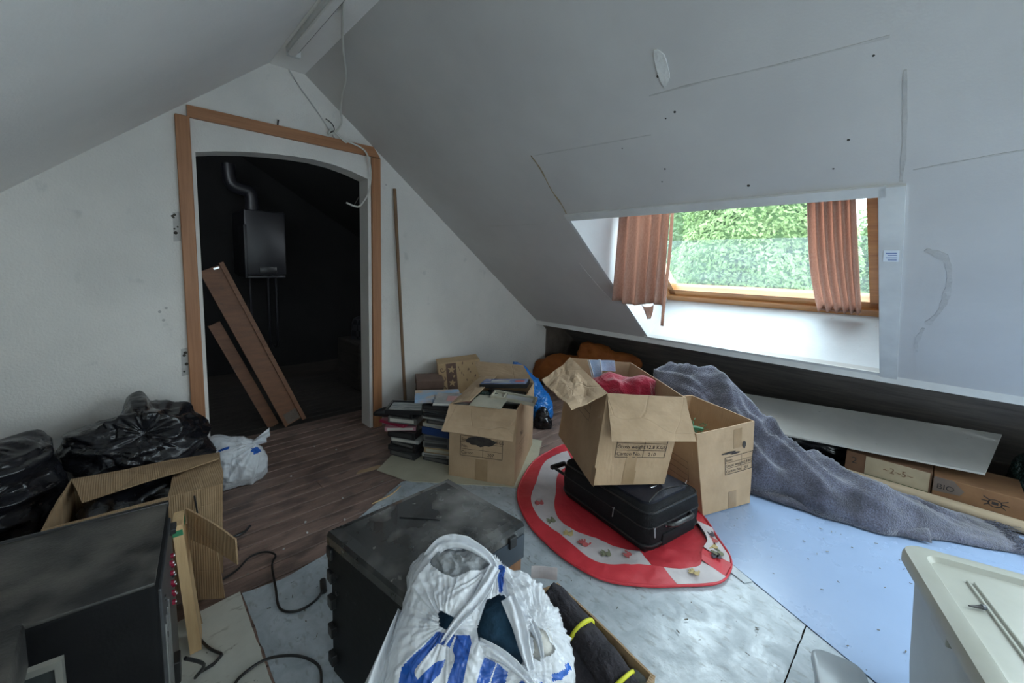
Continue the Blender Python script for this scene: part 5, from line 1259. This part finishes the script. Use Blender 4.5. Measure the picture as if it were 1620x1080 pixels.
for k in range(16):
    x, z_ = rr2.uniform(.17, .34), rr2.uniform(.25, .49); part('printed_mark', MB().box(x - .003, x + .003, -.0015, 0, z_ - rr2.uniform(.006, .014), z_ + .008), M['gift_b'], gb)
gb2 = thing('gift_box', 'brown patterned gift box lying left of the tall gift box', 'box', (1.665, 2.72, .003), rot=(0, 0, math.radians(-28)))
part('body', MB().bbox(0, .21, 0, .22, 0, .375, .004), M['gift_d'], gb2)
part('lid', MB().bbox(-.004, .214, -.004, .224, .34, .410, .004), M['gift_b'], gb2)
for k in range(6):
    x, z_ = .02 + .033 * k, .10 + .08 * (k % 3); P = [(x + (.018 if j % 2 == 0 else .008) * math.sin(math.pi * j / 5), z_ + (.018 if j % 2 == 0 else .008) * math.cos(math.pi * j / 5)) for j in range(10)]
    part('star', MB().poly(P, [], lambda a, b, h: (a, -.0002 - h, b), .001), M['gift'], gb2)

# ---------------------------------------------------------------- felt blanket and the things under the eave
M['felt'] = pmat('grey_blue_felt', (.055, .055, .080), (.135, .14, .20), 130, .95, .6, 160, detail=3, lo=.35, hi=.65, sheen=.5)
spots(M['felt'], (.022, .020, .028), 8, .55, .10, .7)
Fp = [(2.93, 1.42, .0), (2.85, 1.12, .0), (2.765, .87, .0), (2.715, .69, .0), (2.755, .50, .0), (2.76, .34, .0), (2.775, .19, .0), (2.83, .06, .0), (2.92, -.06, .0), (3.02, -.20, .0), (3.10, -.33, 0), (3.16, -.42, 0)]
Bp = [(3.22, 1.50, .22), (3.24, 1.25, .22), (3.26, 1.02, .20), (3.30, .88, .10), (3.34, .72, .05), (3.36, .58, .0), (3.35, .42, .0), (3.33, .26, .0), (3.32, .12, .0), (3.34, -.02, .0), (3.40, -.16, 0), (3.47, -.27, 0)]
Hh = [.50, .525, .47, .38, .30, .23, .18, .155, .12, .075, .04, .012]
Fc = catmull([V(p) for p in Fp], 8); Bc = catmull([V(p) for p in Bp], 8); Hc = catmull([V((h, 0, 0)) for h in Hh], 8)
def bl(s, t):
    x = s * (len(Fc) - 1); i = min(int(x), len(Fc) - 2); f = x - i
    F_, B_, h = lerp(Fc[i], Fc[i + 1], f), lerp(Bc[i], Bc[i + 1], f), lerp(Hc[i].x, Hc[i + 1].x, f)
    p = lerp(F_, B_, t)
    prof = math.sin(math.pi * min(1, t ** .75)) ** .75 if 0 < t < 1 else 0
    fold = .16 * math.sin(10.5 * t + 7 * s + 1) * math.sin(math.pi * t)
    nz = noise.noise(V((t * 3.2, s * 4.0, 2))) * .20 + (.25 - abs(noise.noise(V((t * 4.0 + s * 4.5, s * 4, 7))))) * .75 + (.25 - abs(noise.noise(V((t * 7 - s * 5, s * 6, 3))))) * .30
    zz = max(p.z, p.z * 1.0 + (h - p.z) * prof * (1 + fold + nz * 1.0)) + .012 * noise.noise(p * 7) * (1 if 0 < t < 1 else 0)
    wob = .022 * noise.noise(V((s * 12, t * 2, 4)))
    return V((p.x + wob, p.y + wob * .5, max(.013, zz + .013)))
bk_ = thing('felt_blanket', 'grey blue felt blanket trailing from behind the tall box across the floor', 'blanket', (3.0, .4, .004))
part('main_layer', MB().sheet(bl, 150, 46, .007), M['felt'], bk_, 'all', True)
# second fold lying flat along the front
def bl2(s, t):
    a = lerp(V((2.70, .70, .006)), V((2.90, -.10, .006)), s) + V((-.035 * math.sin(math.pi * s), 0, 0)); 
    w = .14 + .05 * math.sin(3 * s)
    p = a + V((w * t, .04 * t, 0))
    return p + V((0, 0, .012 + .040 * math.sin(math.pi * min(1, t * 1.15)) ** .6 * (1 + .4 * noise.noise(V((s * 6, t * 2, 1))))))
part('lower_fold', MB().sheet(bl2, 60, 14, .008), M['felt'], bk_, 'all', True)
fr_ = MB(); rf = random.Random(8)
for k in range(220):
    s = rf.random(); p = lerp(V((3.12, -.40, .016)), V((3.50, -.27, .016)), s) + V((rf.gauss(0, .02), rf.gauss(0, .02), rf.uniform(0, .02)))
    e = V((rf.uniform(-.02, .05), rf.uniform(-.07, .0), rf.uniform(-.012, .012)))
    fr_.tube([p, p + e * .5 + V((0, 0, .006)), p + e], .0018, 4, smooth=0)
part('frayed_edge', fr_, M['felt'], bk_, False, True, kind='stuff')
wbp = [V((3.19, 1.28, .195)), V((3.637, -.288, .195)), V((4.095, -.155, .330)), V((3.645, 1.41, .330))]
wbp[2] = V((4.099, -.367, .330)); wbp[3] = V((3.650, 1.205, .330))
wbq = MB().hexa(wbp + [p + V((0, 0, .012)) for p in wbp])
M['whiteboard'] = spots(pmat('white_panel', (.50, .49, .46), (.42, .41, .385), 3, .45), (.15, .13, .11), 30, .73, .02, .7)
solo('white_panel', 'long white chipboard panel lying under the eave on the boxes', 'panel', wbq, M['whiteboard'])
M['tubem'] = pmat('cardboard_tube', (.40, .31, .21), (.34, .26, .17), 4, .7, .06, 40, (8, 1, 8))
q = MB().tube([(3.435, .80, .035), (3.43, -1.7, .035)], .032, 18, smooth=0)
solo('carpet_tube', 'long beige cardboard tube on the floor along the eave', 'tube', q, M['tubem'], smooth=True)
bx1 = thing('fruit_box', 'flat cardboard box with a cream printed panel under the white panel', 'box', (3.70, .12, 0))
M['bx_brown'] = pmat('box_brown', (.19, .10, .055), (.15, .08, .045), 8, .8); M['bx_cream'] = pmat('box_cream', (.46, .38, .26), (.38, .31, .21), 6, .8); M['bx_grey'] = pmat('box_greybrown', (.17, .13, .11), (.13, .10, .085), 8, .8); M['bx_green'] = pmat('box_green', (.10, .14, .05), (.08, .11, .04), 8, .8)
part('body', MB().bbox(3.535, 3.86, -.085, .315, .002, .158, .004), M['bx_brown'], bx1, world=True)
part('printed_panel', MB().box(3.5325, 3.535, -.075, .215, .036, .154), M['bx_cream'], bx1, world=True)
part('green_band', MB().box(3.5322, 3.535, -.075, .215, .006, .035), M['bx_green'], bx1, world=True)
part('printed_text', MB().text('2', (3.5335, .285, .085), (0, -1, 0), (0, 0, 1), .06, lift=.0005), M['ink_black'], bx1, world=True)
part('printed_text', MB().text('~2~5~', (3.532, .13, .085), (0, -1, 0), (0, 0, 1), .05, lift=.0008), M['bx_brown'], bx1, world=True)
bx2 = thing('fruit_box', 'brown cardboard box with a dark emblem under the right end of the white panel', 'box', (3.70, -.26, 0))
M['bx_or'] = pmat('box_orange_brown', (.25, .13, .06), (.20, .10, .048), 8, .8)
part('body', MB().bbox(3.525, 3.86, -.435, -.090, .002, .150, .004), M['bx_or'], bx2, world=True)
part('grey_patch', MB().poly([(-.092, .06), (-.20, .07), (-.215, .10), (-.19, .125), (-.17, .148), (-.092, .148)], [], lambda a, b, h: (3.5245 - h, a, b), .0012), M['bx_grey'], bx2, world=True)
part('printed_text', MB().text('BIO', (3.5225, -.105, .080), (0, -1, 0), (0, 0, 1), .045, lift=.0006), M['ink_black'], bx2, world=True)
e = MB()
ec = (-.33, .085)
for k in range(16):
    a = 2 * math.pi * k / 16
    e.add([(3.5238, ec[0] + .022 * math.cos(a) * r1, ec[1] + .018 * math.sin(a) * r1) for r1 in (1, 1.25)] + [(3.5238, ec[0] + .022 * math.cos(a + .39) * r1, ec[1] + .018 * math.sin(a + .39) * r1) for r1 in (1.25, 1)], [(0, 1, 2, 3)])
for sx_ in (-1, 1):
    for dy, dz in ((.045, .025), (.05, .0), (.04, -.025)):
        e.add([(3.5238, ec[0] + sx_ * .02, ec[1] + dz * .4), (3.5238, ec[0] + sx_ * dy, ec[1] + dz), (3.5238, ec[0] + sx_ * dy, ec[1] + dz + .006), (3.5238, ec[0] + sx_ * .02, ec[1] + dz * .4 + .006)], [(0, 1, 2, 3)])
e.add([(3.5238, ec[0] - .012, ec[1] - .008), (3.5238, ec[0] + .012, ec[1] - .008), (3.5238, ec[0] + .012, ec[1] + .008), (3.5238, ec[0] - .012, ec[1] + .008)], [(0, 1, 2, 3)])
part('emblem', e, M['ink_black'], bx2, world=True)
q = pillow((3.72, .52, .09), [(-.22, -.07), (-.2, .06), (0, .085), (.2, .06), (.22, -.07), (0, -.09)], .08, .08, n=60, m=18, amp=.02, freq=10, ridge=.8, seed=31, zmin=.002)
solo('bin_liner', 'flat black bin liner under the white panel behind the felt blanket', 'bag', q, M['black_bag'], smooth='all')
q = pillow((3.95, -.66, .16), [(-.25, -.13), (-.22, .10), (-.03, .16), (.2, .12), (.25, -.10), (0, -.16)], .12, .12, n=70, m=20, amp=.03, freq=9, ridge=.8, seed=33, zmin=.002)
solo('bin_liner', 'dark green bin liner beyond the right end of the white panel', 'bag', q, M['dgreenbag'], smooth='all')

# ---------------------------------------------------------------- storage bin at the right
M['milky'] = pmat('milky_plastic', (.52, .52, .47), (.46, .46, .41), 3, .35, .02, 30, translucent=.35)
M['milky_lid'] = pmat('milky_lid', (.48, .48, .42), (.42, .42, .37), 2.5, .32, .02, 30, translucent=.25)
spots(M['milky_lid'], (.36, .36, .29), 4, .60, .10, .6)
TH = math.radians(17)
corner = V((1.845, .012, 0)); LW, LD = .64, .44
cen = corner + Matrix.Rotation(TH, 3, 'Z') @ V((-LW / 2, -LD / 2, 0))
bn = thing('storage_bin', 'milky white plastic storage bin with a lid at the right edge', 'storage bin', (cen.x, cen.y, .006), rz=TH)
bw, bd = LW - .05, LD - .05
def wallring(k, z): return rrect(bw * k, bd * k, .06, z, 6)
part('tub', MB().loft([wallring(.90, 0), wallring(.90, .004), wallring(.94, .12), wallring(1.0, .44), wallring(.985, .44), wallring(.925, .12), wallring(.885, .01)], cap1=True), M['milky'], bn, True)
lidr = [rrect(LW, LD, .055, .428, 6), rrect(LW, LD, .055, .452, 6), rrect(LW - .010, LD - .010, .052, .466, 6), rrect(LW - .030, LD - .030, .045, .470, 6), rrect(LW - .095, LD - .095, .035, .470, 6), rrect(LW - .115, LD - .115, .03, .456, 6), rrect(LW - .13, LD - .13, .025, .455, 6)]
lid_ = part('lid', MB().loft(lidr), M['milky_lid'], bn, True)
part('lid_rib', MB().bbox(-.25, .20, .080, .087, .453, .462, .002), M['milky'], lid_)
part('lid_rib', MB().bbox(-.25, .20, .096, .102, .453, .461, .002), M['milky'], lid_)
for y_ in (-.215, .205): part('clip', MB().bbox(-.05, .05, y_ - .008, y_ + .012, .40, .462, .004), M['milky_lid'], bn)
for k in range(4): part('rib', MB().bbox(bw / 2 * .955, bw / 2 * .975, -.12 + .08 * k, -.11 + .08 * k, .12, .40, .003), M['milky'], bn)
M['olive'] = pmat('olive_cloth', (.30, .26, .09), (.24, .20, .07), 8, .9)
q = pillow((cen.x, cen.y, .20), [(-.13, -.10), (-.13, .08), (0, .11), (.13, .08), (.13, -.10), (0, -.12)], .09, .09, n=60, m=18, amp=.02, freq=8, seed=41)
solo('folded_cloth', 'olive cloth dimly visible inside the milky storage bin', 'garment', q, M['olive'], smooth='all')
sw = thing('screw_anchor', 'small dark screw plug lying on the storage bin lid', 'screw plug', (1.642, -.16, .4635), rz=-.9)
part('plug', MB().tube([(-.03, 0, .006), (-.012, 0, .006), (.0, 0, .007)], (.002, .006), 8, smooth=2), M['blackplastic'], sw, True)
part('head', MB().tube([(0, 0, .007), (.008, 0, .007)], .0065, 8, smooth=0), M['rackblue'], sw, True)
M['clear'] = pmat('clear_plastic', (.62, .66, .70), (.55, .60, .64), 4, .2, translucent=.4)
tb = thing('plastic_tub', 'small clear plastic tub in front of the storage bin', 'tub', (1.50, .075, .009), rz=TH)
part('tub', MB().loft([rrect(.20, .10, .03, 0, 5), rrect(.23, .12, .035, .11, 5), rrect(.222, .112, .033, .11, 5), rrect(.192, .092, .028, .006, 5)]), M['clear'], tb, True)
part('lid', MB().loft([rrect(.245, .135, .04, .105, 5), rrect(.245, .135, .04, .120, 5), rrect(.23, .12, .035, .126, 5)]), M['clear'], tb, True)

# ---------------------------------------------------------------- curtains
M['curtain'] = pmat('dusty_rose_curtain', (.60, .43, .36), (.50, .34, .28), 60, .9, .2, 150, (1, 3, 1), translucent=.58)
rod = MB().tube([(2.765, .20, 1.74), (2.765, 1.68, 1.74)], .005, 8, smooth=0)
solo('curtain_wire', 'thin curtain wire across the top of the skylight recess', 'curtain rod', rod, M['metal'])
cl = thing('curtain', 'ragged dusty rose curtain hanging loose at the left of the skylight', 'curtain', (2.76, 1.49, 1.09))
def cur(s, t):
    y = 1.285 + .375 * s + .012 * t
    low = 1.085 + .012 * math.sin(8 * s)
    z_ = lerp(1.735, low, t)
    return V((2.76 + (.030 + .010 * t) * math.sin(2 * math.pi * (5.2 * s + .3 * math.sin(5 * s))) * (.6 + .4 * t) + .008 * math.sin(17 * s), y, z_))
part('cloth', MB().sheet(cur, 90, 24, .0025), M['curtain'], cl, 'all', True)
part('hem_strip', MB().sheet(lambda s, t: V((2.785 + .012 * math.sin(5 * t), 1.268 + .022 * s + .012 * t, lerp(1.735, .945, t))), 4, 20, .003), M['curtain'], cl, 'all', True)
part('torn_tail', MB().sheet(lambda s, t: V((2.765 + .02 * math.sin(6 * s + 2 * t), 1.36 + .09 * s * (1 - t * .75) + .02 * t, 1.090 - .105 * t - .02 * math.sin(3.1 * s) * (1 - t))), 12, 10, .0025), M['curtain'], cl, 'all', True)
cr = thing('curtain', 'gathered dusty rose curtain tied down at the right of the skylight', 'curtain', (3.2, .43, 1.13))
def cur2(s, t):
    ya = lerp(.525, .330, s); yb = lerp(.560, .335, s) - .02 * math.sin(math.pi * s)
    y = lerp(ya, yb, t ** 1.5) + .018 * math.sin(math.pi * t) * (1 - s)
    x = lerp(2.78, 3.655, t)
    h = .062 + .032 * math.sin(2 * math.pi * 5.5 * s + 1.2 * t) * (1 - .35 * t) + .02 * math.sin(math.pi * t)
    return FP(x, y, h)
part('cloth', MB().sheet(cur2, 110, 30, .0025), M['curtain'], cr, 'all', True)
part('gather', MB().tube([FP(3.655, .56, .06), FP(3.66, .45, .062), FP(3.655, .335, .06)], .008, 8), M['curtain'], cr, 'all', True)
